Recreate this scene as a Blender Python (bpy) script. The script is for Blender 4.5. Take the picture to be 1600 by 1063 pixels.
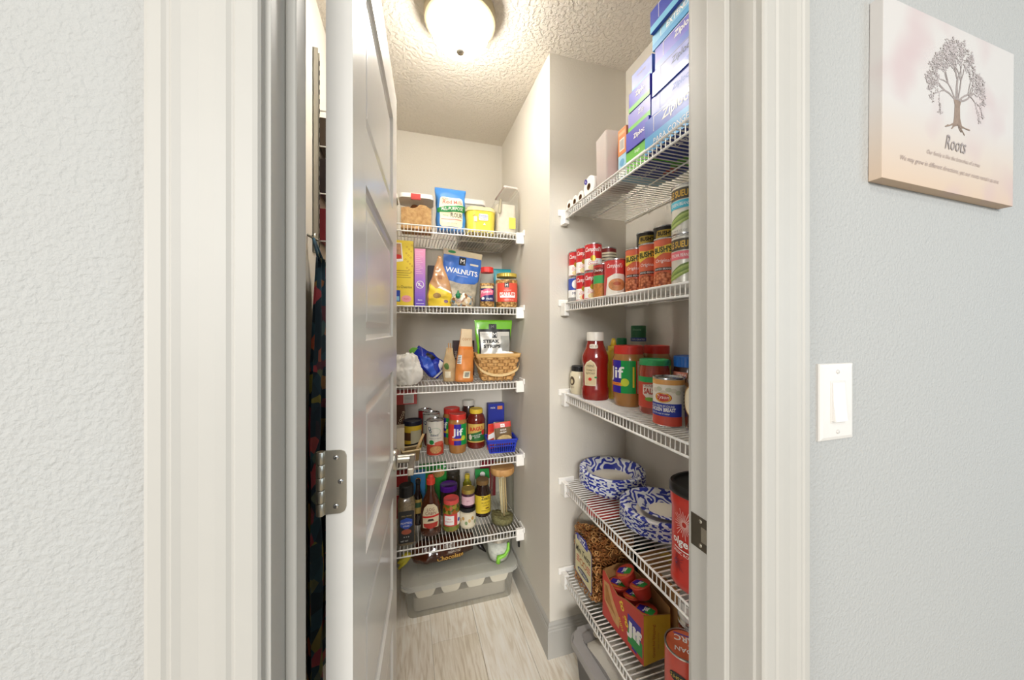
import bpy, bmesh, math, random
from mathutils import Vector, Matrix, noise
R = math.radians
for o in list(bpy.data.objects):
    bpy.data.objects.remove(o, do_unlink=True)
scene = bpy.context.scene
C = scene.collection

# ------------------------------------------------------------------ camera, light, exposure
FPX, HZ, YAW, EYE = 535.5, 516.0, 16.83, 1.319      # focal length and horizon in pixels of the 1600x1063 frame
cy, sy = math.cos(R(YAW)), math.sin(R(YAW))
cam = bpy.data.cameras.new('camera')
cam.sensor_width = 36; cam.lens = 36 * FPX / 1600
cam.shift_y = -(531.5 - HZ) / 1600
cam.clip_start = 0.01
camo = bpy.data.objects.new('camera', cam); C.objects.link(camo)
camo.location = (0, 0, EYE); camo.rotation_euler = (R(90), 0, R(-YAW))
scene.camera = camo
w = bpy.data.worlds.new('daylight'); scene.world = w; w.use_nodes = True
w.node_tree.nodes['Background'].inputs[0].default_value = (0.93, 0.97, 1.0, 1)
w.node_tree.nodes['Background'].inputs[1].default_value = 0.16
def area(name, loc, target, sx, sy_, power, color):
    l = bpy.data.lights.new(name, 'AREA'); l.shape = 'RECTANGLE'; l.size = sx; l.size_y = sy_
    l.energy = power; l.color = color
    o = bpy.data.objects.new(name, l); C.objects.link(o); o.location = loc
    o.rotation_euler = (Vector(target) - Vector(loc)).to_track_quat('-Z', 'Y').to_euler()
    return o
area('added_room_fill', (-1.45, -6.4, 2.95), (0.3, 1.0, 0.8), 3.0, 1.4, 330, (1.0, 0.99, 0.97))  # added light, set high to reach the lower pantry; no known window
area('added_side_fill', (-4.5, -1.2, 1.4), (0.5, 0.5, 1.2), 1.8, 2.0, 85, (1.0, 0.985, 0.95))  # added from the left to brighten the latch jamb and near shelves
area('added_overhead_fill', (0.15, -0.75, 2.42), (0.15, -0.75, 0.0), 0.45, 0.45, 7, (1.0, 0.97, 0.92))  # unseen fill added to lift the pantry floor; no known fixture
area('hall_window_light', (2.8, -1.8, 1.6), (0.7, 0.5, 1.3), 1.6, 1.6, 21, (0.70, 0.86, 1.0))
scene.view_settings.view_transform = 'Standard'
scene.view_settings.look = 'None'
scene.view_settings.exposure = 0.60
scene.view_settings.gamma = 1.0
scene.view_settings.use_curve_mapping = False
LAMP_STRENGTH = 41.0

# ------------------------------------------------------------------ pixel helpers (direction only; depth is given)
def tanw(px): return math.tan(math.atan((px - 800) / FPX) + R(YAW))
def XatY(px, Y): return Y * tanw(px)
def YatX(px, X): return X / tanw(px)
def facing(x, y): return -math.atan2(x, y)           # turn a thing's front (-Y) to look at the doorway

# ------------------------------------------------------------------ materials
def col(h):
    h = h.lstrip('#'); v = [int(h[i:i+2], 16) / 255 for i in (0, 2, 4)]
    return tuple((c / 12.92 if c <= 0.04045 else ((c + 0.055) / 1.055) ** 2.4) for c in v) + (1,)
MC = {}
def M(hexcol, rough=0.5, metal=0.0, var=0.04, coat=0.0, scale=40, bump=0.0, bscale=80):
    key = (hexcol, rough, metal, var, coat, scale, bump, bscale)
    if key in MC: return MC[key]
    m = bpy.data.materials.new('paint_' + hexcol.lstrip('#')); m.use_nodes = True
    nt = m.node_tree; b = nt.nodes['Principled BSDF']
    b.inputs['Roughness'].default_value = rough; b.inputs['Metallic'].default_value = metal
    b.inputs['Coat Weight'].default_value = coat
    tc = nt.nodes.new('ShaderNodeTexCoord')
    c = col(hexcol)
    if var > 0:
        n = nt.nodes.new('ShaderNodeTexNoise'); n.inputs['Scale'].default_value = scale
        nt.links.new(tc.outputs['Object'], n.inputs['Vector'])
        r = nt.nodes.new('ShaderNodeValToRGB')
        r.color_ramp.elements[0].color = tuple(max(0, x * (1 - var * 2)) for x in c[:3]) + (1,)
        r.color_ramp.elements[1].color = tuple(min(1, x * (1 + var)) for x in c[:3]) + (1,)
        nt.links.new(n.outputs['Fac'], r.inputs['Fac']); nt.links.new(r.outputs['Color'], b.inputs['Base Color'])
    else:
        b.inputs['Base Color'].default_value = c
    if bump > 0:
        n2 = nt.nodes.new('ShaderNodeTexNoise'); n2.inputs['Scale'].default_value = bscale; n2.inputs['Detail'].default_value = 4
        nt.links.new(tc.outputs['Object'], n2.inputs['Vector'])
        bp = nt.nodes.new('ShaderNodeBump'); bp.inputs['Strength'].default_value = bump; bp.inputs['Distance'].default_value = 0.003
        nt.links.new(n2.outputs['Fac'], bp.inputs['Height']); nt.links.new(bp.outputs['Normal'], b.inputs['Normal'])
    MC[key] = m
    return m
def ramp_mat(name, kind, scale, stops, rough=0.5, bump=0.0, bdist=0.002, detail=3, stretch=(1, 1, 1), coat=0.0, distortion=0.0, interp='LINEAR', source=None):
    m = bpy.data.materials.new(name); m.use_nodes = True
    nt = m.node_tree; b = nt.nodes['Principled BSDF']
    b.inputs['Roughness'].default_value = rough; b.inputs['Coat Weight'].default_value = coat
    tc = nt.nodes.new('ShaderNodeTexCoord'); mp = nt.nodes.new('ShaderNodeMapping')
    mp.inputs['Scale'].default_value = stretch
    nt.links.new(tc.outputs['Object'], mp.inputs['Vector'])
    if kind == 'noise':
        n = nt.nodes.new('ShaderNodeTexNoise'); n.inputs['Detail'].default_value = detail; n.inputs['Distortion'].default_value = distortion; out = 'Fac'
    elif kind == 'voronoi':
        n = nt.nodes.new('ShaderNodeTexVoronoi'); out = 'Distance'
    elif kind == 'cells':
        n = nt.nodes.new('ShaderNodeTexVoronoi'); out = 'Color'
    elif kind == 'wave':
        n = nt.nodes.new('ShaderNodeTexWave'); n.inputs['Distortion'].default_value = distortion; n.inputs['Detail'].default_value = detail; out = 'Fac'
    elif kind == 'gradz':
        n = nt.nodes.new('ShaderNodeSeparateXYZ'); out = 'Z'
    if kind != 'gradz': n.inputs['Scale'].default_value = scale
    nt.links.new(mp.outputs['Vector'], n.inputs['Vector'])
    r = nt.nodes.new('ShaderNodeValToRGB'); r.color_ramp.interpolation = interp
    e = r.color_ramp.elements
    while len(e) < len(stops): e.new(0.5)
    for i, (p, h) in enumerate(stops): e[i].position = p; e[i].color = col(h)
    nt.links.new(n.outputs[out], r.inputs['Fac']); nt.links.new(r.outputs['Color'], b.inputs['Base Color'])
    if bump > 0:
        bp = nt.nodes.new('ShaderNodeBump'); bp.inputs['Strength'].default_value = bump; bp.inputs['Distance'].default_value = bdist
        nt.links.new(n.outputs[out if kind != 'cells' else 'Distance'], bp.inputs['Height']); nt.links.new(bp.outputs['Normal'], b.inputs['Normal'])
    return m
def clear_mat(name, tint='#ffffff', refl=0.12, haze=0.0, hazecol='#ffffff', rough=0.05):
    m = bpy.data.materials.new(name); m.use_nodes = True
    nt = m.node_tree; nt.nodes.remove(nt.nodes['Principled BSDF'])
    out = [n for n in nt.nodes if n.type == 'OUTPUT_MATERIAL'][0]
    t = nt.nodes.new('ShaderNodeBsdfTransparent'); t.inputs['Color'].default_value = col(tint)
    g = nt.nodes.new('ShaderNodeBsdfGlossy'); g.inputs['Roughness'].default_value = rough
    fr = nt.nodes.new('ShaderNodeLayerWeight'); fr.inputs['Blend'].default_value = refl
    mx = nt.nodes.new('ShaderNodeMixShader')
    ml = nt.nodes.new('ShaderNodeMath'); ml.operation = 'MULTIPLY'; ml.inputs[1].default_value = 0.45; nt.links.new(fr.outputs['Fresnel'], ml.inputs[0]); nt.links.new(ml.outputs[0], mx.inputs['Fac']); nt.links.new(t.outputs[0], mx.inputs[1]); nt.links.new(g.outputs[0], mx.inputs[2])
    last = mx
    if haze > 0:
        d = nt.nodes.new('ShaderNodeBsdfDiffuse'); d.inputs['Color'].default_value = col(hazecol)
        tl = nt.nodes.new('ShaderNodeBsdfTranslucent'); tl.inputs['Color'].default_value = col(hazecol)
        m2 = nt.nodes.new('ShaderNodeMixShader'); m2.inputs['Fac'].default_value = 0.5
        nt.links.new(d.outputs[0], m2.inputs[1]); nt.links.new(tl.outputs[0], m2.inputs[2])
        m3 = nt.nodes.new('ShaderNodeMixShader'); m3.inputs['Fac'].default_value = haze
        nt.links.new(mx.outputs[0], m3.inputs[1]); nt.links.new(m2.outputs[0], m3.inputs[2]); last = m3
    nt.links.new(last.outputs[0], out.inputs['Surface'])
    return m
def wall_mat(name, hexcol, scale, strength, dist, rough=0.7, knock=False):
    m = bpy.data.materials.new(name); m.use_nodes = True
    nt = m.node_tree; b = nt.nodes['Principled BSDF']; b.inputs['Roughness'].default_value = rough
    b.inputs['Base Color'].default_value = col(hexcol)
    tc = nt.nodes.new('ShaderNodeTexCoord')
    n = nt.nodes.new('ShaderNodeTexNoise'); n.inputs['Scale'].default_value = scale; n.inputs['Detail'].default_value = 3; n.inputs['Distortion'].default_value = 0.25
    nt.links.new(tc.outputs['Object'], n.inputs['Vector'])
    h = n.outputs['Fac']
    if knock:
        r = nt.nodes.new('ShaderNodeValToRGB'); r.color_ramp.elements[0].position = 0.42; r.color_ramp.elements[1].position = 0.56
        nt.links.new(h, r.inputs['Fac']); h = r.outputs['Color']
    bp = nt.nodes.new('ShaderNodeBump'); bp.inputs['Strength'].default_value = strength; bp.inputs['Distance'].default_value = dist
    nt.links.new(h, bp.inputs['Height']); nt.links.new(bp.outputs['Normal'], b.inputs['Normal'])
    return m
M_WALL = wall_mat('greige_wall_paint', '#d8d2c6', 150, 0.3, 0.002)
M_HALL = wall_mat('wall_paint_hall_darkened', '#a7a7a4', 210, 0.55, 0.0035)  # same paint as the pantry walls, darkened to offset the stronger hall light
M_CEIL = wall_mat('knockdown_ceiling', '#dcd5c9', 70, 0.6, 0.004, 0.8, True)
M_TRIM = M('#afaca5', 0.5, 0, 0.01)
M_DOOR = M('#d8d5cf', 0.26, 0, 0.01, 0.15)
M_WIRE = M('#fbf9f4', 0.35, 0, 0.0)
M_WHITE = M('#f3f0ea', 0.35, 0, 0.02)
M_NICKEL = M('#b9b4a8', 0.32, 1.0, 0.05)
M_STEEL = M('#c8c8c8', 0.25, 1.0, 0.03)
M_GOLD = M('#c9a44d', 0.3, 0.85, 0.03)
M_CLEAR = clear_mat('clear_plastic', '#fbfbf9', 0.10)
M_GLASS = clear_mat('clear_glass', '#f9fbf8', 0.14)
M_FROST = clear_mat('frosted_plastic', '#fafaf8', 0.10, 0.24, '#f4f2ec', 0.2)
M_FROST2 = clear_mat('milky_plastic', '#f6f4f2', 0.15, 0.75, '#f6f2ee', 0.3)
M_KRAFT = M('#b98a54', 0.8, 0, 0.08, 0, 60)
M_PNUT = ramp_mat('peanut_pieces', 'voronoi', 95, [(0.0, '#e3c48c'), (0.45, '#c99a58'), (0.8, '#7a5226')], 0.5, 0.8, 0.004)
M_PB = M('#b07a3e', 0.25, 0, 0.05, 0.6, 30)

# ------------------------------------------------------------------ mesh helpers
def newbm(): return bmesh.new()
def obj(name, bm, mats, parent=None, smooth=False, loc=None, rot=None, kind=None, label=None, autosmooth=None):
    me = bpy.data.meshes.new(name)
    bmesh.ops.recalc_face_normals(bm, faces=bm.faces[:])
    bm.to_mesh(me); bm.free()
    for m in (mats if isinstance(mats, (list, tuple)) else [mats]): me.materials.append(m)
    if smooth:
        me.polygons.foreach_set('use_smooth', [True] * len(me.polygons))
        if autosmooth: 
            try: me.set_sharp_from_angle(angle=R(autosmooth))
            except Exception: pass
    o = bpy.data.objects.new(name, me); C.objects.link(o)
    if parent: o.parent = parent
    if loc: o.location = loc
    if rot: o.rotation_euler = rot
    if kind: o['kind'] = kind
    if label: o['label'] = label
    return o
def thing(name, label, cat, loc=(0, 0, 0), rz=0.0, group=None, rot=None):
    o = bpy.data.objects.new(name, None); C.objects.link(o); o.empty_display_size = 0.02
    o.location = loc; o.rotation_euler = rot if rot else (0, 0, rz)
    o['label'] = label; o['category'] = cat
    if group: o['group'] = group
    return o
def tag(o, label, cat, group=None):
    o['label'] = label; o['category'] = cat
    if group: o['group'] = group
    return o
def copy_tree(o, parent=None):
    c = o.copy(); C.objects.link(c); c.parent = parent
    for ch in list(o.children): copy_tree(ch, c)
    return c
def box(bm, x0, x1, y0, y1, z0, z1, bev=0.0, seg=2, mi=0):
    vs = [bm.verts.new((x, y, z)) for x in (x0, x1) for y in (y0, y1) for z in (z0, z1)]
    fs = []
    for q in ((0, 1, 3, 2), (4, 6, 7, 5), (0, 4, 5, 1), (2, 3, 7, 6), (0, 2, 6, 4), (1, 5, 7, 3)):
        f = bm.faces.new([vs[i] for i in q]); f.material_index = mi; fs.append(f)
    if bev > 0:
        es = list({e for f in fs for e in f.edges})
        bmesh.ops.bevel(bm, geom=es, offset=bev, segments=seg, profile=0.7, affect='EDGES')
def prism(bm, pts, axis, a, b, bev=0.0, mi=0):
    """polygon pts (2D) extruded along axis from a to b"""
    def mk(p, t):
        return {'x': (t, p[0], p[1]), 'y': (p[0], t, p[1]), 'z': (p[0], p[1], t)}[axis]
    v0 = [bm.verts.new(mk(p, a)) for p in pts]; v1 = [bm.verts.new(mk(p, b)) for p in pts]
    n = len(pts); fs = [bm.faces.new(v0), bm.faces.new(v1[::-1])]
    for i in range(n): fs.append(bm.faces.new((v0[i], v0[(i + 1) % n], v1[(i + 1) % n], v1[i])))
    for f in fs: f.material_index = mi
    if bev > 0:
        bmesh.ops.bevel(bm, geom=list({e for f in fs for e in f.edges}), offset=bev, segments=2, affect='EDGES')
def lathe(bm, prof, seg=32, cx=0, cy_=0, ridge=0.0, sq=2.0, ax=1.0, ay=1.0, mi=0, cap0=True, cap1=True):
    """profile [(r,z)] turned about z; sq>2 squares the section, ax/ay flatten it, ridge gives finger ribs"""
    rings = []
    for r, z in prof:
        ring = []
        for k in range(seg):
            a = 2 * math.pi * (k + 0.5) / seg
            c_, s_ = math.cos(a), math.sin(a)
            q = (abs(c_) ** sq + abs(s_) ** sq) ** (-1 / sq)
            rr = r * q * (1 - (ridge if k % 2 else 0))
            ring.append(bm.verts.new((cx + rr * c_ * ax, cy_ + rr * s_ * ay, z)))
        rings.append(ring)
    for i in range(len(rings) - 1):
        for k in range(seg):
            f = bm.faces.new((rings[i][k], rings[i][(k + 1) % seg], rings[i + 1][(k + 1) % seg], rings[i + 1][k])); f.material_index = mi
    if cap0: f = bm.faces.new(rings[0][::-1]); f.material_index = mi
    if cap1: f = bm.faces.new(rings[-1]); f.material_index = mi
def tube(bm, path, r, n=8, closed=False, mi=0, cap=True):
    path = [Vector(p) for p in path]; rings = []; L = len(path); prev = None
    for i, p in enumerate(path):
        if closed: t = path[(i + 1) % L] - path[i - 1]
        else: t = path[min(i + 1, L - 1)] - path[max(i - 1, 0)]
        t.normalize()
        if prev is None:
            u = Vector((0, 0, 1)) if abs(t.z) < 0.9 else Vector((1, 0, 0))
        else: u = prev
        u = (u - t * u.dot(t)).normalized(); prev = u
        v = t.cross(u); rr = r[i] if isinstance(r, (list, tuple)) else r
        rings.append([bm.verts.new(p + u * rr * math.cos(2 * math.pi * k / n + math.pi / n) + v * rr * math.sin(2 * math.pi * k / n + math.pi / n)) for k in range(n)])
    for i in range(L if closed else L - 1):
        a, b = rings[i], rings[(i + 1) % L]
        for k in range(n):
            f = bm.faces.new((a[k], a[(k + 1) % n], b[(k + 1) % n], b[k])); f.material_index = mi
    if cap and not closed:
        bm.faces.new(rings[0][::-1]).material_index = mi; bm.faces.new(rings[-1]).material_index = mi
def sheet(bm, fn, nu, nv, mi=0, closed=False):
    g = [[bm.verts.new(fn(i / nu, j / nv)) for j in range(nv + 1)] for i in range(nu + (0 if closed else 1))]
    for i in range(nu):
        for j in range(nv):
            a = g[i]; b = g[(i + 1) % len(g)] if closed else g[i + 1]
            bm.faces.new((a[j], b[j], b[j + 1], a[j + 1])).material_index = mi
    return g
def rbox(bm, w_, d_, h_, r, z0=0, cx=0, cy_=0, seg=5, taper=0.0, mi=0, bot=0.0, top=True):
    """upright box with rounded vertical corners; taper widens it upward"""
    def ring(sc, z):
        out = []
        for (qx, qy, a0) in ((1, 1, 0), (-1, 1, 90), (-1, -1, 180), (1, -1, 270)):
            for k in range(seg + 1):
                a = R(a0 + 90 * k / seg)
                out.append(bm.verts.new((cx + qx * (w_ / 2 * sc - r) + r * math.cos(a), cy_ + qy * (d_ / 2 * sc - r) + r * math.sin(a), z)))
        return out
    a = ring(1 - taper, z0); b = ring(1, z0 + h_); n = len(a)
    for k in range(n): bm.faces.new((a[k], a[(k + 1) % n], b[(k + 1) % n], b[k])).material_index = mi
    bm.faces.new(a[::-1]).material_index = mi
    if top: bm.faces.new(b).material_index = mi

# ------------------------------------------------------------------ printed surfaces (lettering and label shapes as thin mesh on the thing)
def flat(d): return lambda u, v, o: (u, -d - o, v)
def flat_left(xl): return lambda u, v, o: (xl - o, -u, v)            # face looking to -X; u runs toward the viewer's right
def flat_right(xr): return lambda u, v, o: (xr + o, u, v)
def flat_top(zt): return lambda u, v, o: (u, v, zt + o)
def cyl(r): return lambda u, v, o: ((r + o) * math.sin(u / r), -(r + o) * math.cos(u / r), v)
class Print:
    def __init__(s, mp, maxlen=None):
        s.mp = mp; s.bm = newbm(); s.mats = []; s.maxlen = maxlen; s.n = 0; s.lay = s.bm.faces.layers.int.new('patch')
    def slot(s, m):
        if m not in s.mats: s.mats.append(m)
        return s.mats.index(m)
    def add(s, b2, m, layer):
        mi = s.slot(m); off = 0.00035 * (layer + 1) + s.n * 1e-7
        if s.maxlen:
            for _ in range(5):
                es = [e for e in b2.edges if e.calc_length() > s.maxlen]
                if not es: break
                bmesh.ops.subdivide_edges(b2, edges=es, cuts=1)
                bmesh.ops.triangulate(b2, faces=b2.faces[:])
        mpv = {v: s.bm.verts.new(s.mp(v.co.x, v.co.y, off)) for v in b2.verts}
        for f in b2.faces:
            try: nf = s.bm.faces.new([mpv[v] for v in f.verts]); nf.material_index = mi; nf[s.lay] = s.n
            except ValueError: pass
        s.n += 1; b2.free()
    def poly(s, pts, m, layer=0):
        b2 = newbm(); b2.faces.new([b2.verts.new((x, y, 0)) for x, y in pts])
        bmesh.ops.triangulate(b2, faces=b2.faces[:]); s.add(b2, m, layer)
    def rect(s, u0, v0, u1, v1, m, layer=0, r=0.0):
        if r > 0:
            pts = []
            for (qx, qy, a0) in ((u1 - r, v1 - r, 0), (u0 + r, v1 - r, 90), (u0 + r, v0 + r, 180), (u1 - r, v0 + r, 270)):
                for k in range(4): pts.append((qx + r * math.cos(R(a0 + 30 * k)), qy + r * math.sin(R(a0 + 30 * k))))
            return s.poly(pts, m, layer)
        b2 = newbm(); nu = max(1, int(abs(u1 - u0) / (s.maxlen or 1e9))); nv = max(1, int(abs(v1 - v0) / ((s.maxlen or 1e9))))
        sheet(b2, lambda a, b: (u0 + (u1 - u0) * a, v0 + (v1 - v0) * b, 0), nu + (1 if s.maxlen else 0), nv)
        ml, s.maxlen = s.maxlen, None; s.add(b2, m, layer); s.maxlen = ml
    def ell(s, cu, cv, ru, rv, m, layer=0, n=20, rot=0):
        ca, sa = math.cos(rot), math.sin(rot)
        s.poly([(cu + ru * math.cos(2 * math.pi * k / n) * ca - rv * math.sin(2 * math.pi * k / n) * sa, cv + ru * math.cos(2 * math.pi * k / n) * sa + rv * math.sin(2 * math.pi * k / n) * ca) for k in range(n)], m, layer)
    def ring(s, cu, cv, r0, r1, m, layer=0, n=20, sx=1.0):
        b2 = newbm(); sheet(b2, lambda a, b: (cu + sx * (r0 + (r1 - r0) * b) * math.cos(2 * math.pi * a), cv + (r0 + (r1 - r0) * b) * math.sin(2 * math.pi * a), 0), n, 1, closed=True); s.add(b2, m, layer)
    def line(s, pts, wd, m, layer=0):
        for (a, b) in zip(pts, pts[1:]):
            d = Vector(b) - Vector(a)
            if d.length < 1e-9: continue
            nrm = Vector((-d.y, d.x)).normalized() * wd / 2; a_, b_ = Vector(a), Vector(b)
            s.poly([tuple(a_ - nrm), tuple(b_ - nrm), tuple(b_ + nrm), tuple(a_ + nrm)], m, layer)
    def text(s, t, cu, cv, h=None, width=None, m=None, layer=2, shear=0.0, rot=0.0, bold=0.0, maxw=None):
        cu_ = bpy.data.curves.new('lettering', 'FONT'); cu_.body = t; cu_.size = 1; cu_.resolution_u = 2; cu_.offset = bold; cu_.shear = shear
        ob = bpy.data.objects.new('lettering', cu_)
        me = bpy.data.meshes.new_from_object(ob)
        b2 = newbm(); b2.from_mesh(me)
        bpy.data.objects.remove(ob); bpy.data.curves.remove(cu_); bpy.data.meshes.remove(me)
        if not b2.verts: b2.free(); return
        xs = [v.co.x for v in b2.verts]; ys = [v.co.y for v in b2.verts]
        x0, x1, y0, y1 = min(xs), max(xs), min(ys), max(ys)
        sy2 = h / (y1 - y0) if h else None; sx2 = width / (x1 - x0) if width else None
        if sy2 is None: sy2 = sx2
        if sx2 is None: sx2 = sy2
        if maxw and sx2 * (x1 - x0) > maxw: sx2 = maxw / (x1 - x0)
        ca, sa = math.cos(rot), math.sin(rot)
        for v in b2.verts:
            x = (v.co.x - (x0 + x1) / 2) * sx2; y = (v.co.y - (y0 + y1) / 2) * sy2
            v.co = (cu + x * ca - y * sa, cv + x * sa + y * ca, 0)
        bmesh.ops.triangulate(b2, faces=b2.faces[:]); s.add(b2, m, layer)
    def build(s, parent, name='printed_label'):
        if 1 < s.n <= 5 and name == 'printed_label':
            mats = s.mats
            for k in range(s.n):
                fs = [f for f in s.bm.faces if f[s.lay] == k]
                if not fs: continue
                vs = list({v for f in fs for v in f.verts}); ix = {v: i for i, v in enumerate(vs)}
                me = bpy.data.meshes.new('printed_patch'); me.from_pydata([v.co[:] for v in vs], [], [[ix[v] for v in f.verts] for f in fs])
                me.materials.append(mats[fs[0].material_index]); o = bpy.data.objects.new('printed_patch', me); C.objects.link(o); o.parent = parent
            s.bm.free(); return None
        me = bpy.data.meshes.new(name); s.bm.to_mesh(me); s.bm.free()
        for m in s.mats: me.materials.append(m)
        o = bpy.data.objects.new(name, me); C.objects.link(o); o.parent = parent
        return o
WHT, BLK = M('#f6f4f0', 0.45, 0, 0), M('#1c1a1a', 0.45, 0, 0)
RED, DRED, GRN, YEL, BLU, NAVY = M('#d2322c', 0.4, 0, 0.02), M('#a81e20', 0.4, 0, 0.02), M('#1f8a42', 0.4, 0, 0.02), M('#f2d13c', 0.4, 0, 0.02), M('#2343a8', 0.4, 0, 0.02), M('#1b2560', 0.4, 0, 0.02)
CREAM, ORG, TAN, PINK, PURP = M('#f2e6c6', 0.5, 0, 0.02), M('#e67a35', 0.45, 0, 0.03), M('#cfae7c', 0.6, 0, 0.05), M('#f0a0a8', 0.5, 0, 0.03), M('#6a3fae', 0.4, 0, 0.03)
GREY, BROWN = M('#8d8a86', 0.5, 0, 0.03), M('#6b4424', 0.5, 0, 0.05)

# ------------------------------------------------------------------ generic containers (front looks to local -Y)
def can(name, label, cat, x, y, z, r, h, base, deco=None, rz=None, group=None, lid=None):
    t = thing(name, label, cat, (x, y, z), facing(x, y) if rz is None else rz, group)
    bm = newbm(); lathe(bm, [(r, 0.004), (r, h - 0.004)], 36, cap0=False, cap1=False); obj('label_wrap', bm, base, t, True)
    bm = newbm(); lathe(bm, [(r - 0.003, 0.0), (r + 0.0008, 0.0005), (r + 0.0012, 0.0035), (r - 0.0002, 0.0045)], 36, cap1=False); obj('bottom_rim', bm, M_STEEL, t, True, autosmooth=40)
    bm = newbm(); lathe(bm, [(r - 0.0002, h - 0.0045), (r + 0.0012, h - 0.0035), (r + 0.001, h), (r - 0.002, h), (r - 0.003, h - 0.004), (r * 0.8, h - 0.004), (r * 0.76, h - 0.0032)], 36, cap0=False)
    obj('can_lid', bm, lid or M_STEEL, t, True, autosmooth=40)
    if deco:
        p = Print(cyl(r), 0.006); deco(p, r, h); p.build(t)
    return t
def jar(name, label, cat, x, y, z, prof, body, lid_r, lid_h, lid_mat, deco=None, dr=None, rz=None, group=None, sq=2.0, ridge=0.03, seg=40, clear=False, fill=None, lid_name='lid'):
    """prof [(r,z)] of the body; the lid sits on its last ring"""
    t = thing(name, label, cat, (x, y, z), facing(x, y) if rz is None else rz, group)
    bm = newbm(); lathe(bm, prof, seg, sq=sq); obj('body', bm, body, t, True, autosmooth=50)
    if fill:
        top, fm = fill
        fp = [(max(0.001, r - 0.003), max(0.003, zz)) for r, zz in prof if zz < top]
        fp.append((fp[-1][0], top))
        bm = newbm(); lathe(bm, fp, seg, sq=sq); obj('contents', bm, fm, t, True, autosmooth=50)
    zt = prof[-1][1]
    bm = newbm(); lathe(bm, [(lid_r * 0.97, zt - 0.004), (lid_r, zt - 0.003), (lid_r, zt + lid_h - 0.006), (lid_r * 0.95, zt + lid_h - 0.004), (lid_r * 0.9, zt + lid_h - 0.004)] if False else
          [(lid_r, zt - 0.004), (lid_r, zt + lid_h - 0.008)], 64, ridge=ridge, cap1=False)
    lathe(bm, [(lid_r, zt + lid_h - 0.008), (lid_r * 0.985, zt + lid_h - 0.005), (lid_r * 0.93, zt + lid_h - 0.004), (lid_r * 0.88, zt + lid_h - 0.0055)], 64, cap0=False)
    obj(lid_name, bm, lid_mat, t, True, autosmooth=40)
    if deco:
        p = Print(cyl(dr), 0.006); deco(p, dr); p.build(t)
    return t
def carton(name, label, cat, x, y, z, w_, d_, h_, mat, deco=None, rz=0.0, group=None, rot=None, bev=0.0015, sides=None):
    """closed cardboard box, footprint centre at x,y; deco is printed on its front face"""
    t = thing(name, label, cat, (x, y, z), rz, group, rot)
    bm = newbm(); box(bm, -w_ / 2, w_ / 2, -d_ / 2, d_ / 2, 0, h_, bev); obj('carton', bm, mat, t)
    if deco:
        p = Print(flat(d_ / 2)); deco(p, w_, h_); p.build(t)
    if sides:
        for nm, mp, fn in sides:
            p = Print(mp); fn(p); p.build(t, nm)
    return t
def pouch(name, label, cat, x, y, z, h_, wfn, dfn, mat, deco=None, rz=0.0, rot=None, crumple=0.004, seed=0, seal=None, group=None, p_=2.4, nu=36, nv=22, part='bag', freq=28):
    """soft bag: wfn(v), dfn(v) are its width and depth at height fraction v"""
    t = thing(name, label, cat, (x, y, z), rz, group, rot)
    def half(v): return max(0.002, wfn(v) / 2), max(0.0012, dfn(v) / 2)
    def pt(a, v, cr=1.0):
        hw, hd = half(v); c_, s_ = math.cos(a), math.sin(a)
        q = (abs(c_) ** p_ + abs(s_) ** p_) ** (-1 / p_)
        P = Vector((hw * q * c_, hd * q * s_, h_ * v))
        k = crumple * cr * min(1, v * 6) * min(1, 0.25 + hd / 0.02)
        n = noise.noise_vector(P * freq + Vector((seed * 7.1, seed * 3.3, 0)))
        return P + Vector((n.x * 0.5, n.y, n.z * 0.25)) * k
    bm = newbm()
    g = sheet(bm, lambda a, b: pt(a * 2 * math.pi, b), nu, nv, closed=True)
    bm.faces.new([r_[0] for r_ in g][::-1]); bm.faces.new([r_[-1] for r_ in g])
    obj(part, bm, mat, t, True)
    if seal:
        bm = newbm(); sheet(bm, lambda a, b: pt(a * 2 * math.pi, seal[0] + (1 - seal[0]) * b) * 1.0 + Vector((0, (0.0008 if math.sin(a * 2 * math.pi) > 0 else -0.0008), 0.0004)), nu, 3, closed=True)
        obj('seal_strip', bm, seal[1], t, True)
    if deco:
        def mp(u, v, o):
            vv = min(0.999, max(0.0, v / h_)); hw, hd = half(vv)
            c_ = max(-0.985, min(0.985, u / hw))
            ax = abs(c_); s_ = -(1 - ax ** p_) ** (1 / p_)
            a = math.atan2(s_, c_)
            # the ring parameter whose point lies at this x
            P = pt(a, vv)
            return (P.x, P.y - o * 2.2 - 0.0006, h_ * vv)
        p = Print(mp, 0.009); deco(p); p.build(t)
    return t
def lerp(a, b, t): return a + (b - a) * t
def prof(*kv):
    """piecewise linear function of v"""
    def f(v):
        for (a, x), (b, y_) in zip(kv, kv[1:]):
            if v <= b: return lerp(x, y_, (v - a) / max(1e-6, b - a))
        return kv[-1][1]
    return f

# ================================================================== THE SETTING
CEIL = 2.44
XL, XN, XR = -0.30, 0.546, 0.904           # pantry left wall, side of the return wall, right wall
YH, YF, YN, YB = 0.384, 0.500, 1.281, 2.019  # hall face and pantry face of the door wall, return wall, back wall
OL, OR, OH = -0.1265, 0.490, 2.05          # clear door opening between the jambs
def struct(name, bm, m, label=None, **k):
    o = obj(name, bm, m, None, kind='structure', **k)
    if label: o['label'] = label
    return o
bm = newbm()
RO = 0.018
box(bm, -1.8, OL - RO, YH, YF, 0, CEIL); box(bm, OR + RO, 2.8, YH, YF, 0, CEIL); box(bm, OL - RO, OR + RO, YH, YF, OH + RO, CEIL)
struct('wall_front', bm, M_HALL, 'pale grey textured hall wall around the pantry doorway')
bm = newbm(); box(bm, XL - 0.12, XL, YF, YB + 0.12, 0, CEIL); struct('wall_left', bm, M_WALL, 'pantry side wall behind the open door')
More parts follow.
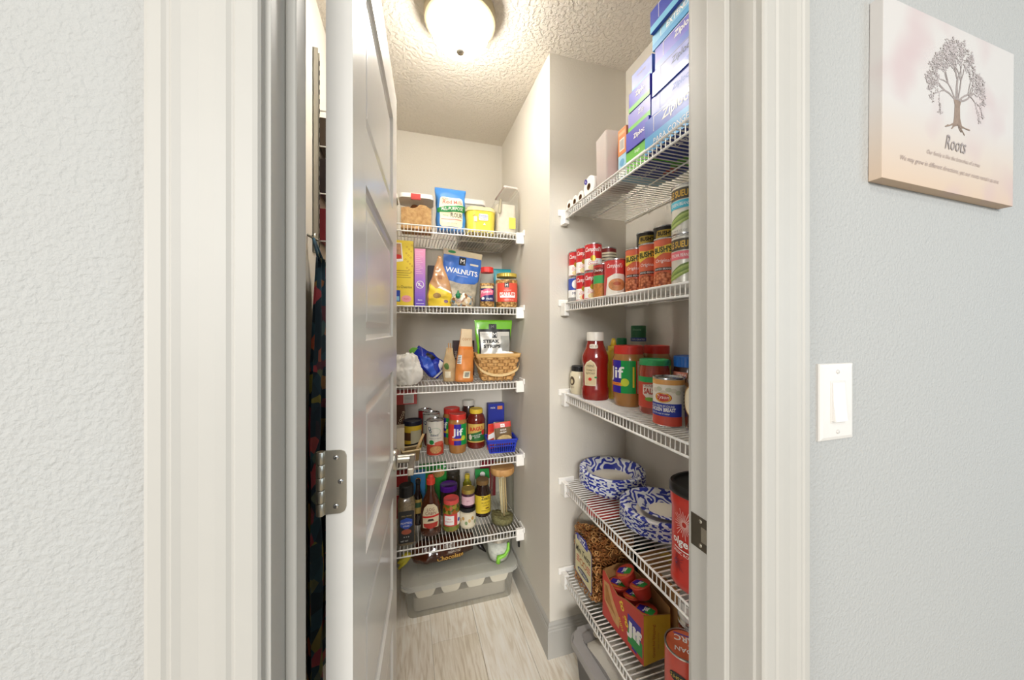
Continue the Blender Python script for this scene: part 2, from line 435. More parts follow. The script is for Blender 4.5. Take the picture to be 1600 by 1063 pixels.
bm = newbm(); box(bm, XL, XN, YB, YB + 0.12, 0, CEIL); struct('wall_back', bm, M_WALL, 'pantry end wall behind the wide shelves')
bm = newbm(); box(bm, XN, XR + 0.12, YN, YB + 0.12, 0, CEIL); struct('wall_return', bm, M_WALL, 'greige wall corner that juts out between the two shelf bays')
bm = newbm(); box(bm, XR, XR + 0.12, YF, YN, 0, CEIL); struct('wall_right', bm, M_WALL, 'pantry side wall behind the narrow shelves')
bm = newbm(); box(bm, -1.8, 2.8, -0.9, YB + 0.12, CEIL, CEIL + 0.1); struct('ceiling', bm, M_CEIL, 'knockdown textured ceiling')
# floor: sub floor with planks laid on it
bm = newbm(); box(bm, -1.8, 2.8, -3.2, YB + 0.12, -0.10, -0.006)
M_PLANK = []
for i, (a, b_, c_) in enumerate((('#f6f0e4', '#eee4d4', '#d8cab4'), ('#f8f3ea', '#f2eadc', '#e2d6c2'), ('#f2eadb', '#e8ddca', '#d0c1a9'))):
    m = ramp_mat('pale_oak_plank_%d' % i, 'noise', 7, [(0.32, c_), (0.5, b_), (0.66, a)], 0.42, 0.12, 0.001, 8, (9, 0.9, 1), distortion=1.2)
    M_PLANK.append(m)
floor = struct('floor', bm, M('#b7a88f', 0.6))
seams = [-0.30, -0.095, 0.0955, 0.290, 0.480, 0.672, 0.865, 1.06]
joints = [[0.9, 1.72], [0.75, 1.6], [0.86, 1.476], [0.66, 1.9], [0.95, 1.8], [0.7, 1.45], [0.9]]
random.seed(4)
for i in range(len(seams) - 1):
    ys = [0.30] + joints[i] + [YB]
    for j in range(len(ys) - 1):
        bm = newbm()
        xr = min(seams[i + 1], XR)
        box(bm, seams[i] + 0.0006, xr - 0.0006, ys[j] + 0.0006, ys[j + 1] - 0.0006, -0.006, 0.0, 0.0008, 1)
        o = obj('plank', bm, M_PLANK[(i * 2 + j) % 3], floor)
# hall skirting of the setting: door lining, stops and casings
def jamb(name, x0, x1, y0, y1, z0, z1, bev=0.0015):
    bm = newbm(); box(bm, x0, x1, y0, y1, z0, z1, bev); return struct(name, bm, M_TRIM)
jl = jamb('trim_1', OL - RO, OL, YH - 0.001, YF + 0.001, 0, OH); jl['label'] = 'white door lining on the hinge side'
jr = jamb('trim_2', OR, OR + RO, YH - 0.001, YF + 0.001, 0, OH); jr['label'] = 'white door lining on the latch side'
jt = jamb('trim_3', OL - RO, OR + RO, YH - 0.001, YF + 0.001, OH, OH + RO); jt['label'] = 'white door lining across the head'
def stop(parent, x0, x1):
    bm = newbm(); box(bm, x0, x1, 0.421, 0.457, 0, OH, 0.003, 3); obj('door_stop', bm, M_TRIM, parent)
stop(jl, OL, OL + 0.011); stop(jr, OR - 0.011, OR)
bm = newbm(); box(bm, OL, OR, 0.421, 0.457, OH - 0.011, OH, 0.003); obj('door_stop', bm, M_TRIM, jt)
def casing(name, xin, sgn, label, y_face, ydir, cw=1.0):
    """colonial casing: stepped and coved profile swept up the opening; sgn = direction away from it"""
    pts = [(0, 0), (0.000, 0.010), (0.002, 0.0125), (0.006, 0.0135), (0.019, 0.0142), (0.021, 0.0128), (0.0225, 0.0128), (0.026, 0.0145), (0.034, 0.0152), (0.046, 0.0156), (0.058, 0.0168),
           (0.064, 0.0185), (0.066, 0.0172), (0.068, 0.0175), (0.071, 0.019), (0.080, 0.019), (0.0835, 0.017), (0.084, 0.0)]
    bm = newbm(); prism(bm, [(xin + sgn * a * cw, y_face + ydir * b) for a, b in pts], 'z', 0, OH + 0.09)
    o = struct(name, bm, M_TRIM); o['label'] = label
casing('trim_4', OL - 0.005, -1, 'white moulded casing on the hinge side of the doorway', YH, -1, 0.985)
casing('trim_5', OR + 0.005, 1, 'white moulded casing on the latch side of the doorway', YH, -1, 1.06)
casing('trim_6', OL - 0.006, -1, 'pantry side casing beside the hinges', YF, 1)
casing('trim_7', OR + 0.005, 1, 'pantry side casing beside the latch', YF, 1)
# baseboards (5 inch colonial)
BB = [(0, 0), (0.013, 0), (0.013, 0.108), (0.011, 0.112), (0.0115, 0.118), (0.008, 0.122), (0.0085, 0.130), (0.004, 0.138), (0, 0.140)]
def baseboard(name, p0, p1, nrm, m0=0, m1=0, label=None):
    """profile swept from p0 to p1 along the wall, nrm points into the room; m = mitre sign at each end"""
    bm = newbm(); d = (Vector(p1) - Vector(p0)); L = d.length; d.normalize(); n = Vector(nrm)
    ra = [bm.verts.new(tuple(Vector(p0) + n * a - d * (a * m0)) + (z,)) for a, z in BB]
    rb = [bm.verts.new(tuple(Vector(p1) + n * a + d * (a * m1)) + (z,)) for a, z in BB]
    k = len(BB)
    for i in range(k): bm.faces.new((ra[i], ra[(i + 1) % k], rb[(i + 1) % k], rb[i]))
    bm.faces.new(ra[::-1]); bm.faces.new(rb)
    o = struct(name, bm, M_TRIM); o['label'] = label or 'white moulded baseboard'
baseboard('baseboard_back', (XL, YB), (XN, YB), (0, -1), 0, -1, 'white baseboard along the end wall')
baseboard('baseboard_return_side', (XN, YB), (XN, YN), (-1, 0), -1, 1, 'white baseboard along the side of the jutting wall')
baseboard('baseboard_return_front', (XN, YN), (XR, YN), (0, -1), 1, -1, 'white baseboard along the front of the jutting wall')
baseboard('baseboard_right', (XR, YN), (XR, YF), (-1, 0), -1, 0, 'white baseboard under the narrow shelves')
baseboard('baseboard_left', (XL, YF), (XL, YB), (1, 0), 0, -1, 'white baseboard behind the open door')
# latch strike plate on the jamb
st = thing('strike_plate', 'dark metal latch strike plate on the white door jamb', 'strike plate', (OR, 0.480, 0.963))
bm = newbm(); box(bm, -0.0015, 0.0, -0.019, 0.019, -0.0285, 0.0285, 0.0006); obj('plate', bm, M('#7d776b', 0.35, 1.0), st)
bm = newbm(); prism(bm, [(-0.0175, -0.013), (-0.004, -0.013), (-0.004, 0.013), (-0.0175, 0.013)], 'x', -0.0022, -0.0014); obj('latch_lip', bm, M('#cfcabd', 0.2, 1.0), st)
for dz in (-0.021, 0.021):
    bm = newbm(); lathe(bm, [(0.0036, -0.0007), (0.003, 0.0006), (0.0012, 0.0009)], 12)
    obj('screw', bm, M('#cfcabd', 0.3, 1.0), st, True, (-0.0016, -0.002, dz), (0, R(-90), 0))

# ------------------------------------------------------------------ the open door
DA = 3.8
door = thing('door_1', 'open white five panel pantry door with satin nickel hinge and lever', 'door', (-0.0755, 0.532, 0.010), R(-DA))
del door['category']; door['kind'] = 'structure'
# local: door runs along +Y from the hinge edge, right face at x=0, left face at x=-0.035
DW, DT, DH = 0.606, 0.035, 2.03
stile, top_r, mid_r, bot_r = 0.098, 0.11, 0.098, 0.20
ph = (DH - top_r - bot_r - 4 * mid_r) / 5
pz = []; zz = bot_r
for i in range(5): pz.append((zz, zz + ph)); zz += ph + mid_r
bm = newbm()
box(bm, -DT, 0, 0, stile, 0, DH); box(bm, -DT, 0, DW - stile, DW, 0, DH)
zs = [0] + [v for p in pz for v in p] + [DH]
for i in range(0, len(zs), 2): box(bm, -DT, 0, stile, DW - stile, zs[i], zs[i + 1])
bmesh.ops.remove_doubles(bm, verts=bm.verts[:], dist=1e-5)
obj('door_frame', bm, M_DOOR, door)
for (a, b_) in pz:
    bm = newbm(); y0, y1 = stile, DW - stile
    for side in (0, 1):
        def P(y, z, dep): return ((-dep) if side == 0 else (-DT + dep), y, z)
        steps = [(0.0, 0.0), (0.002, 0.006), (0.010, 0.0095), (0.022, 0.0095), (0.034, 0.0045), (0.038, 0.004)]
        rings = [[bm.verts.new(P(y0 + s, a + s, d)), ] + [bm.verts.new(P(y1 - s, a + s, d)), bm.verts.new(P(y1 - s, b_ - s, d)), bm.verts.new(P(y0 + s, b_ - s, d))] for s, d in steps]
        for r0, r1 in zip(rings, rings[1:]):
            for k in range(4): bm.faces.new((r0[k], r0[(k + 1) % 4], r1[(k + 1) % 4], r1[k]))
        bm.faces.new(rings[-1])
    obj('door_panel', bm, M_DOOR, door)
# hinge leaf on the door edge, knuckle beside it
HZc = 1.106
hz = Vector((0, 0, HZc - 0.010))
bm = newbm()
pts = [(-0.0345, -0.0445), (-0.016, -0.0445), (-0.0105, -0.042), (-0.008, -0.036), (-0.008, 0.036), (-0.0105, 0.042), (-0.016, 0.0445), (-0.0345, 0.0445)]
prism(bm, [(a, hz.z + b) for a, b in pts], 'y', -0.0022, 0.0004)
hinge = obj('hinge', bm, M_NICKEL, door)
for k in range(5):
    bm = newbm(); z0 = hz.z - 0.0445 + k * 0.0178
    lathe(bm, [(0.0052, z0 + 0.0004), (0.0056, z0 + 0.001), (0.0056, z0 + 0.0168), (0.0052, z0 + 0.0174)], 16, cx=-0.041, cy_=-0.003)
    obj('knuckle', bm, M_NICKEL, hinge, True, autosmooth=40)
for (dx, dz) in ((-0.0215, 0.034), (-0.0155, 0.0), (-0.0215, -0.034)):
    bm = newbm(); lathe(bm, [(0.0038, 0), (0.0032, 0.0008), (0.0014, 0.001)], 14)
    obj('screw', bm, M_STEEL, hinge, True, (dx, -0.0022, hz.z + dz), (R(90), 0, 0))
    bm = newbm(); box(bm, -0.0022, 0.0022, -0.0004, 0.0004, 0, 0.0003); box(bm, -0.0004, 0.0004, -0.0022, 0.0022, 0, 0.0003)
    obj('screw_slot', bm, BLK, hinge, False, (dx, -0.0033, hz.z + dz), (R(90), 0, R(20)))
bm = newbm(); box(bm, -0.0455, -0.0345, -0.0022, -0.0004, hz.z - 0.0445, hz.z + 0.0445); obj('hinge_plate', bm, M_NICKEL, door)
# lever handle on the right face
lz = 0.925
bm = newbm(); lathe(bm, [(0.032, 0), (0.032, 0.004), (0.028, 0.009), (0.013, 0.010), (0.012, 0.044), (0.0125, 0.058)], 28)
lev = obj('lever_handle', bm, M_NICKEL, door, True, (0, DW - 0.060, lz), (0, R(90), 0), autosmooth=40)
bm = newbm(); box(bm, 0.044, 0.060, DW - 0.168, DW - 0.046, lz - 0.010, lz + 0.010, 0.003); obj('lever_arm', bm, M_NICKEL, door)

# ------------------------------------------------------------------ ceiling light
LX, LY = 0.175, 1.205
cl = thing('ceiling_light', 'round flush ceiling light with glowing frosted glass bowl and cream ring', 'light', (LX, LY, CEIL))
bm = newbm(); lathe(bm, [(0.116, 0), (0.122, -0.008), (0.1255, -0.020), (0.1255, -0.036), (0.122, -0.047), (0.114, -0.052), (0.108, -0.052), (0.104, -0.046)], 56, cap0=True, cap1=True)
obj('mounting_ring', bm, M('#a89b7c', 0.35, 0.2, 0.02), cl, True, autosmooth=40)
bm = newbm()
gp = [(0.105, -0.048)] + [(0.105 * math.cos(R(a)) ** 0.8 if a < 90 else 0.008, -0.050 - 0.090 * math.sin(R(a))) for a in (4, 14, 26, 38, 50, 62, 74, 83)]
lathe(bm, gp, 56, cap0=False)
gm = bpy.data.materials.new('lit_frosted_glass'); gm.use_nodes = True
b = gm.node_tree.nodes['Principled BSDF']; b.inputs['Base Color'].default_value = (1, 0.95, 0.86, 1)
b.inputs['Emission Color'].default_value = (1.0, 0.955, 0.885, 1); b.inputs['Emission Strength'].default_value = LAMP_STRENGTH; b.inputs['Roughness'].default_value = 0.4
obj('glass_bowl', bm, gm, cl, True)
bm = newbm(); lathe(bm, [(0.009, -0.136), (0.0150, -0.140), (0.0155, -0.144), (0.012, -0.149), (0.005, -0.152)], 20); obj('finial', bm, M_NICKEL, cl, True)

# ------------------------------------------------------------------ wire shelves
SH = [1.794, 1.428, 1.066, 0.705, 0.339]
WR = 0.00175
def wire_shelf(label, along, a0, a1, back, front, z, bracket_at):
    """along 'x' or 'y': direction of the long side a0..a1; wires run from back to front and turn down at the lip"""
    sgn = -1 if front < back else 1
    org = (0, 0, z)
    t = thing('wire_shelf', label, 'shelf', org)
    def P(a, d, dz): return (a, d, dz) if along == 'x' else (d, a, dz)
    bm = newbm(); n = int((a1 - a0) / 0.0159); zc = -WR
    for i in range(n + 1):
        a = a0 + 0.006 + i * (a1 - a0 - 0.012) / n
        tube(bm, [P(a, back, zc), P(a, front, zc), P(a, front, zc - 0.031)], WR, 4)
    obj('deck_wires', bm, M_WIRE, t, kind='stuff')
    for nm, d, dz, r in (('front_rod', front + sgn * 0.002, -WR, 0.0031), ('lip_rod', front + sgn * 0.002, -0.032, 0.0031), ('support_rod', lerp(back, front, 0.52), -WR * 3.2, 0.0024), ('back_rod', back - sgn * -0.004, -WR * 3.2, 0.0026)):
        bm = newbm(); tube(bm, [P(a0 + 0.001, d, dz), P(a1 - 0.001, d, dz)], r, 8); obj(nm, bm, M_WIRE, t, True)
    # end bracket at the wall: block that wraps the lip, screw tab behind it
    for be in bracket_at:
        e = a0 if be == 0 else a1; s2 = 1 if be == 0 else -1
        bm = newbm()
        A = sorted((e, e + s2 * 0.040)); D = sorted((front + sgn * 0.009, front - sgn * 0.012))
        lo, hi = P(A[0], D[0], 0), P(A[1], D[1], 0)
        box(bm, lo[0], hi[0], lo[1], hi[1], -0.052, 0.003, 0.004, 3)
        br = obj('end_bracket', bm, M_WHITE, t)
        A = sorted((e, e + s2 * 0.008)); D = sorted((front + sgn * 0.020, front - sgn * 0.050))
        lo, hi = P(A[0], D[0], 0), P(A[1], D[1], 0)
        bm = newbm(); box(bm, lo[0], hi[0], lo[1], hi[1], -0.012, 0.014, 0.0035, 3); obj('screw_tab', bm, M_WHITE, br)
    # little clips on the wall rod
    for k in range(3):
        a = lerp(a0, a1, 0.2 + 0.3 * k); q = P(a, back - sgn * -0.004, -0.006)
        bm = newbm(); box(bm, q[0] - 0.006, q[0] + 0.006, q[1] - 0.006, q[1] + 0.006, -0.012, 0.002, 0.002); obj('wall_clip', bm, M_WHITE, t)
    return t
for z, d in zip(SH, ('holding sugar canisters and a blue flour bag', 'holding nut jars and a walnut bag', 'holding the woven basket and snack bags', 'holding the tall cans and the blue plastic basket', 'holding syrup, sauces and the wooden lidded jar')):
    wire_shelf('white wire shelf on the end wall ' + d, 'x', XL + 0.004, XN - 0.001, YB - 0.003, 1.603, z, (1,))
for z, d in zip(SH, ('holding stacked freezer bag boxes', 'holding stacked soup and bean cans', 'holding ketchup and peanut butter', 'holding blue patterned paper plates', 'holding the pretzel jar and snack cup box')):
    wire_shelf('white wire shelf beside the doorway ' + d, 'y', YF + 0.03, YN - 0.001, XR - 0.003, 0.602, z, (1,))

# ------------------------------------------------------------------ hall wall: switch and canvas
sw = thing('light_switch', 'white rocker light switch with screwed cover plate on the hall wall', 'light switch', (0.6650, YH, 1.203))
SWX = 0.0
bm = newbm(); 
def plate(bm, w_, h_, t0):
    rings = []
    for s, d in ((0, 0), (0, 0.0025), (0.0012, 0.0042), (0.006, 0.0058)):
        rings.append([bm.verts.new((sx_ * (w_ / 2 - s), -d, sz_ * (h_ / 2 - s))) for sx_, sz_ in ((-1, -1), (1, -1), (1, 1), (-1, 1))])
    for r0, r1 in zip(rings, rings[1:]):
        for k in range(4): bm.faces.new((r0[k], r0[(k + 1) % 4], r1[(k + 1) % 4], r1[k]))
    bm.faces.new(rings[-1]); bm.faces.new(rings[0][::-1])
plate(bm, 0.080, 0.124, 0.006); obj('cover_plate', bm, M('#d4d0ca', 0.35, 0, 0.01), sw)
bm = newbm(); box(bm, -0.0175, 0.0175, -0.0066, -0.003, -0.0345, 0.0345, 0.0012); obj('rocker_frame', bm, M('#cbc7c1', 0.35, 0, 0), sw)
bm = newbm(); prism(bm, [(-0.005, -0.031), (-0.0118, -0.031), (-0.0088, 0.002), (-0.0078, 0.031), (-0.005, 0.031)], 'x', -0.0145, 0.0145, 0.0006); obj('rocker', bm, M('#d8d4cf', 0.3, 0, 0), sw)
for dz in (-0.0485, 0.0485):
    bm = newbm(); lathe(bm, [(0.0034, 0), (0.0028, 0.0012), (0.001, 0.0016)], 14); obj('screw', bm, M('#c4c0ba', 0.3, 0, 0), sw, True, (0, -0.0057, dz), (R(90), 0, 0))
cv = thing('canvas_print', 'pale pink canvas picture of a tree with roots and handwriting on the hall wall', 'picture', (0.953, YH - 0.0005, 1.569), 0, None, (0, R(0.8), 0))
cm = bpy.data.materials.new('washed_pink_canvas'); cm.use_nodes = True
nt = cm.node_tree; b = nt.nodes['Principled BSDF']; b.inputs['Roughness'].default_value = 0.85
tc = nt.nodes.new('ShaderNodeTexCoord'); n1 = nt.nodes.new('ShaderNodeTexNoise'); n1.inputs['Scale'].default_value = 6.5; n1.inputs['Detail'].default_value = 2
sx = nt.nodes.new('ShaderNodeSeparateXYZ'); nt.links.new(tc.outputs['Object'], sx.inputs[0]); nt.links.new(tc.outputs['Object'], n1.inputs['Vector'])
r1 = nt.nodes.new('ShaderNodeValToRGB'); e = r1.color_ramp.elements
e[0].position = 0.0; e[0].color = col('#c0ab96'); e[1].position = 0.14; e[1].color = col('#bdb9b5')
r2 = nt.nodes.new('ShaderNodeValToRGB'); q = r2.color_ramp.elements
q[0].position = 0.50; q[0].color = (0, 0, 0, 1); q[1].position = 0.72; q[1].color = (1, 1, 1, 1)
nt.links.new(n1.outputs['Fac'], r2.inputs['Fac'])
mx = nt.nodes.new('ShaderNodeMix'); mx.data_type = 'RGBA'; mx.inputs['B'].default_value = col('#b49e9f')
nt.links.new(sx.outputs['Z'], r1.inputs['Fac']); nt.links.new(r1.outputs['Color'], mx.inputs['A']); nt.links.new(r2.outputs['Color'], mx.inputs['Factor'])
nt.links.new(mx.outputs['Result'], b.inputs['Base Color'])
bm = newbm(); box(bm, -0.203, 0.203, -0.018, 0, 0, 0.305, 0.0012); obj('canvas', bm, cm, cv)
p = Print(flat(0.018)); INK = M('#978d89', 0.8, 0, 0.2, 0, 200); INK2 = M('#b5acaa', 0.8, 0, 0.1); INKT = M('#8d7a6c', 0.8, 0, 0.2, 0, 150)
p.text('Roots', 0.004, 0.090, h=0.026, m=M('#938a88', 0.8, 0, 0.05), shear=0.35, maxw=0.066)
p.text('Our family is like the branches of a tree', 0.0, 0.062, h=0.0095, m=M('#a08f88', 0.8, 0, 0.05), shear=0.3, maxw=0.24)
p.text('We may grow in different directions, yet our roots remain as one', -0.004, 0.040, h=0.0105, m=M('#a08f88', 0.8, 0, 0.05), shear=0.3, maxw=0.37)
random.seed(11)
tx, tz = 0.008, 0.150
def leaf(x, z, a, s):
    p.ell(x + math.cos(a) * s, z + math.sin(a) * s, s, s * 0.36, random.choice((INK, INK2, INK2)), 1, 7, a)
def branch(x, z, a, L, wd, d):
    n = 3; pts = [(x, z)]
    for i in range(n):
        a += random.uniform(-0.28, 0.28); x += math.cos(a) * L / n; z += math.sin(a) * L / n; pts.append((x, z))
        if d <= 2:
            for _ in range(1): leaf(x, z, a + random.choice((-1, 1)) * random.uniform(0.5, 1.4), random.uniform(0.0016, 0.0026))
    p.line(pts, wd, INK if d > 2 else INK2, 0)
    if d == 0:
        leaf(x, z, a + random.uniform(-1, 1), 0.0022)
        return
    for k in range(3 if d > 2 else 2):
        branch(x, z, a + random.uniform(-0.85, 0.85), L * random.uniform(0.62, 0.8), wd * 0.62, d - 1)
p.poly([(tx - 0.014, tz - 0.030), (tx - 0.009, tz - 0.012), (tx - 0.0075, tz + 0.012), (tx - 0.013, tz + 0.028), (tx - 0.004, tz + 0.024), (tx, tz + 0.034), (tx + 0.005, tz + 0.023), (tx + 0.016, tz + 0.030), (tx + 0.009, tz + 0.012), (tx + 0.010, tz - 0.010), (tx + 0.018, tz - 0.028), (tx + 0.004, tz - 0.024)], INKT, 0)
for a, L in ((2.75, 0.030), (2.2, 0.033), (1.85, 0.037), (1.5, 0.040), (1.2, 0.037), (0.85, 0.034), (0.35, 0.031)):
    branch(tx + math.cos(a) * 0.008, tz + 0.022, a, L, 0.0032, 4)
for a, L in ((-2.9, 0.032), (-2.6, 0.026), (-2.2, 0.02), (-1.3, 0.022), (-0.8, 0.03), (-0.5, 0.034)):
    x, z = tx + math.cos(a) * 0.009, tz - 0.022; pts = [(x, z)]
    for i in range(4): a += random.uniform(-0.3, 0.3); x += math.cos(a) * L / 4; z += math.sin(a) * L / 4 * 0.7; pts.append((x, z))
    p.line(pts, 0.0022, INKT, 0)
p.build(cv, 'tree_drawing')

# ================================================================== END WALL SHELVES
Z1, Z2, Z3, Z4, Z5 = [z + 0.0003 for z in SH]
# ---- top shelf: canisters, flour, sugar tub, cereal keeper
def sugar_canister(label, px, Y):
    x = XatY(px, Y); t = thing('sugar_canister', label, 'canister', (x, Y, Z1), R(-3), 'clear canisters of brown sugar')
    bm = newbm(); rbox(bm, 0.150, 0.125, 0.148, 0.022); obj('clear_body', bm, M_CLEAR, t)
    sm = ramp_mat('brown_sugar', 'noise', 60, [(0.3, '#b58a58'), (0.7, '#d6b07c')], 0.9, 0.5, 0.004)
    bm = newbm()
    def top(a, b):
        X, Y_ = lerp(-0.069, 0.069, a), lerp(-0.056, 0.056, b)
        hgt = 0.100 + 0.020 * noise.noise(Vector((X * 26, Y_ * 26, 3.1))) + 0.014 * (a - 0.3)
        if ((X + 0.012) ** 2 + (Y_ + 0.05) ** 2) < 0.022 ** 2: hgt -= 0.004
        return (X, Y_, hgt)
    g = sheet(bm, top, 20, 16)
    lo = {}
    edge = [g[i][0] for i in range(21)] + [g[20][j] for j in range(1, 17)] + [g[i][16] for i in range(19, -1, -1)] + [g[0][j] for j in range(15, 0, -1)]
    low = [bm.verts.new((v.co.x, v.co.y, 0.004)) for v in edge]
    for k in range(len(edge)): bm.faces.new((edge[k], edge[(k + 1) % len(edge)], low[(k + 1) % len(edge)], low[k]))
    bm.faces.new(low); obj('brown_sugar', bm, sm, t)
    bm = newbm(); rbox(bm, 0.160, 0.134, 0.020, 0.026, 0.146); lid = obj('lid', bm, M_WHITE, t)
    bm = newbm(); box(bm, -0.024, 0.020, -0.0705, -0.064, 0.136, 0.164, 0.002); obj('latch_tab', bm, M('#cf4a44', 0.35), lid)
    bm = newbm(); lathe(bm, [(0.021, 0), (0.023, 0.003), (0.014, 0.016), (0.004, 0.020)], 20, cx=-0.008, cy_=-0.02); obj('terracotta_disc', bm, M('#7d4a2c', 0.8), t, True, (0, 0, 0.108))
    return t
sugar_canister('clear canister of brown sugar with white lid and red tab beside the flour bag', 651, 1.735)
sugar_canister('clear canister of brown sugar with white lid half hidden by the open door', 594, 1.745)
def flour_print(p):
    p.rect(-0.056, 0.018, 0.052, 0.160, CREAM, 0, 0.012)
    p.text('BOB\'S', -0.032, 0.150, h=0.008, m=M('#a8432f', 0.5, 0, 0)); p.text('Red Mill', 0.002, 0.136, h=0.019, m=M('#a8432f', 0.5, 0, 0), maxw=0.086, bold=0.01)
    p.poly([(-0.066, 0.084), (0.064, 0.094), (0.064, 0.123), (0.03, 0.122), (-0.03, 0.114), (-0.066, 0.104)], GRN, 1)
    p.text('ALL-PURPOSE', 0.002, 0.104, h=0.015, m=WHT, maxw=0.1, rot=0.06, bold=0.01)
    p.text('FLOUR', 0.022, 0.074, h=0.022, m=M('#4a4a3c', 0.5, 0, 0), maxw=0.055, bold=0.02); p.text('baking', -0.03, 0.072, h=0.009, m=GRN)
    p.rect(-0.05, 0.050, 0.046, 0.056, M('#d98a7c', 0.5, 0, 0), 1); p.text('NET WT 5 LB', 0, 0.034, h=0.006, m=GREY)
pouch('flour_bag', 'blue paper bag of all-purpose flour with cream label', 'flour bag', XatY(704, 1.69), 1.69, Z1, 0.212,
      prof((0, 0.128), (0.08, 0.138), (0.75, 0.138), (0.9, 0.146), (1, 0.150)), prof((0, 0.075), (0.1, 0.082), (0.7, 0.075), (0.88, 0.045), (1, 0.010)), M('#3f86d0', 0.45, 0, 0.12, 0, 14), flour_print, R(2), crumple=0.010, seed=1, p_=4, freq=22)
t = thing('storage_canister', 'grey canister with white lid behind the yellow sugar tub', 'canister', (XatY(735, 1.90), 1.90, Z1))
bm = newbm(); rbox(bm, 0.140, 0.12, 0.208, 0.022); obj('body', bm, M('#b9b6b0', 0.3, 0, 0.05, 0.4), t)
bm = newbm(); rbox(bm, 0.152, 0.13, 0.026, 0.026, 0.207); obj('lid', bm, M_WHITE, t)
t = thing('sugar_tub', 'yellow plastic sugar tub with cream lid', 'tub', (XatY(750, 1.69) - 0.002, 1.69, Z1))
bm = newbm(); rbox(bm, 0.146, 0.118, 0.108, 0.040, taper=0.06); obj('tub', bm, M('#ead64a', 0.35, 0, 0.06, 0.3, 20), t)
bm = newbm(); rbox(bm, 0.150, 0.122, 0.010, 0.041, 0.104); rbox(bm, 0.138, 0.110, 0.010, 0.036, 0.113); obj('lid', bm, M('#efe2a8', 0.4), t)
p = Print(flat(0.0595)); p.rect(-0.016, 0.056, 0.030, 0.088, WHT, 0, 0.006); p.text('Domino', 0.008, 0.079, h=0.010, m=BLU, maxw=0.042, bold=0.01); p.rect(-0.020, 0.069, 0.034, 0.0705, BLU, 1); p.text('SUGAR', 0.008, 0.0625, h=0.007, m=GREY, bold=0.01)
p.rect(-0.040, 0.048, -0.024, 0.074, M('#d8d2c8', 0.5, 0, 0), 0, 0.003); p.poly([(-0.046, 0.072), (-0.034, 0.079), (-0.033, 0.083), (-0.046, 0.076)], M('#b8863c', 0.5, 0, 0), 0)
p.poly([(0.004, 0.034), (0.012, 0.046), (0.020, 0.034)], WHT, 0); p.build(t)
t = thing('cereal_keeper', 'tall clear cereal keeper with slanted pour lid beside the side wall', 'canister', (0.473, 1.735, Z1))
ck = [(-0.056, 0.0), (0.056, 0.0), (0.059, 0.225), (0.052, 0.232), (-0.010, 0.236), (-0.018, 0.230), (-0.058, 0.165)]
bm = newbm(); prism(bm, ck, 'y', -0.098, 0.098, 0.005); obj('clear_body', bm, M_FROST, t)
bm = newbm(); prism(bm, [(-0.022, 0.237), (0.056, 0.233), (0.056, 0.243), (-0.016, 0.247)], 'y', -0.09, 0.09, 0.003); obj('lid', bm, M('#ecdcd8', 0.35), t)
bm = newbm(); rbox(bm, 0.095, 0.17, 0.150, 0.015, 0.004); obj('flour_fill', bm, M('#ece4d6', 0.9, 0, 0.12, 0, 40), t)
bm = newbm(); box(bm, 0.006, 0.040, -0.0995, -0.0985, 0.030, 0.085); obj('yellow_sticker', bm, M('#eedc5c', 0.5), t)
bm = newbm(); prism(bm, [(-0.052, 0.10), (-0.036, 0.10), (-0.030, 0.17), (-0.040, 0.176)], 'y', -0.101, -0.097, 0.002); obj('grip', bm, M('#bdb49a', 0.5), t)
t = thing('small_bottle', 'small white bottle with violet cap between sugar tub and cereal keeper', 'bottle', (XatY(763, 1.86), 1.86, Z1))
bm = newbm(); lathe(bm, [(0.020, 0), (0.021, 0.01), (0.021, 0.150), (0.010, 0.172), (0.010, 0.178)], 24); obj('body', bm, M_FROST2, t, True)
bm = newbm(); lathe(bm, [(0.012, 0.176), (0.012, 0.198), (0.010, 0.200)], 20, ridge=0.04); obj('cap', bm, M('#5a4aa8', 0.4), t)

# ---- second shelf
def cereal_print(p, w_, h_):
    r = w_ / 2
    p.poly([(r - 0.105, h_ - 0.105), (r - 0.045, h_ - 0.095), (r - 0.052, h_ - 0.012), (r - 0.11, h_ - 0.012)], WHT, 0)
    p.poly([(r - 0.105, h_ - 0.090), (r - 0.050, h_ - 0.085), (r - 0.056, h_ - 0.016), (r - 0.11, h_ - 0.016)], M('#c89a72', 0.5, 0, 0.3, 0, 60), 1); p.ell(r - 0.068, h_ - 0.075, 0.016, 0.010, RED, 2)
    for k in range(14): p.ring(r - 0.006 - 0.032 * ((k * 37) % 10) / 10, h_ - 0.02 - 0.0095 * k, 0.0022, 0.0042, M('#c99a2c', 0.5, 0, 0), 0, 10)
    for i in range(4): p.rect(r - 0.10, 0.130 + 0.010 * i, r - 0.012 - 0.010 * (i % 2), 0.133 + 0.010 * i, M('#a5882c', 0.5, 0, 0), 0)
    p.text("That's Cheerios", r - 0.050, 0.088, h=0.012, m=M('#4a3a18', 0.5, 0, 0), maxw=0.085); p.rect(r - 0.09, 0.020, r - 0.058, 0.072, BLU, 0, 0.003); p.rect(r - 0.086, 0.024, r - 0.062, 0.044, M('#8fc4e0', 0.5, 0, 0), 1)
    p.ell(r - 0.031, 0.034, 0.022, 0.016, PINK, 1); p.text('heart', r - 0.031, 0.034, h=0.007, m=RED)
carton('cereal_box', 'tall yellow cereal box beside the edge of the open door', 'cereal box', 0.0226 - 0.095, 1.668, Z2, 0.19, 0.058, 0.300, M('#eed23c', 0.5, 0, 0.03), cereal_print)
gr = ramp_mat('pink_to_violet_card', 'gradz', 1, [(0.0, '#5b3fc0'), (0.45, '#a86fd0'), (0.9, '#ee9ac0')], 0.45, stretch=(1, 1, 3.7))
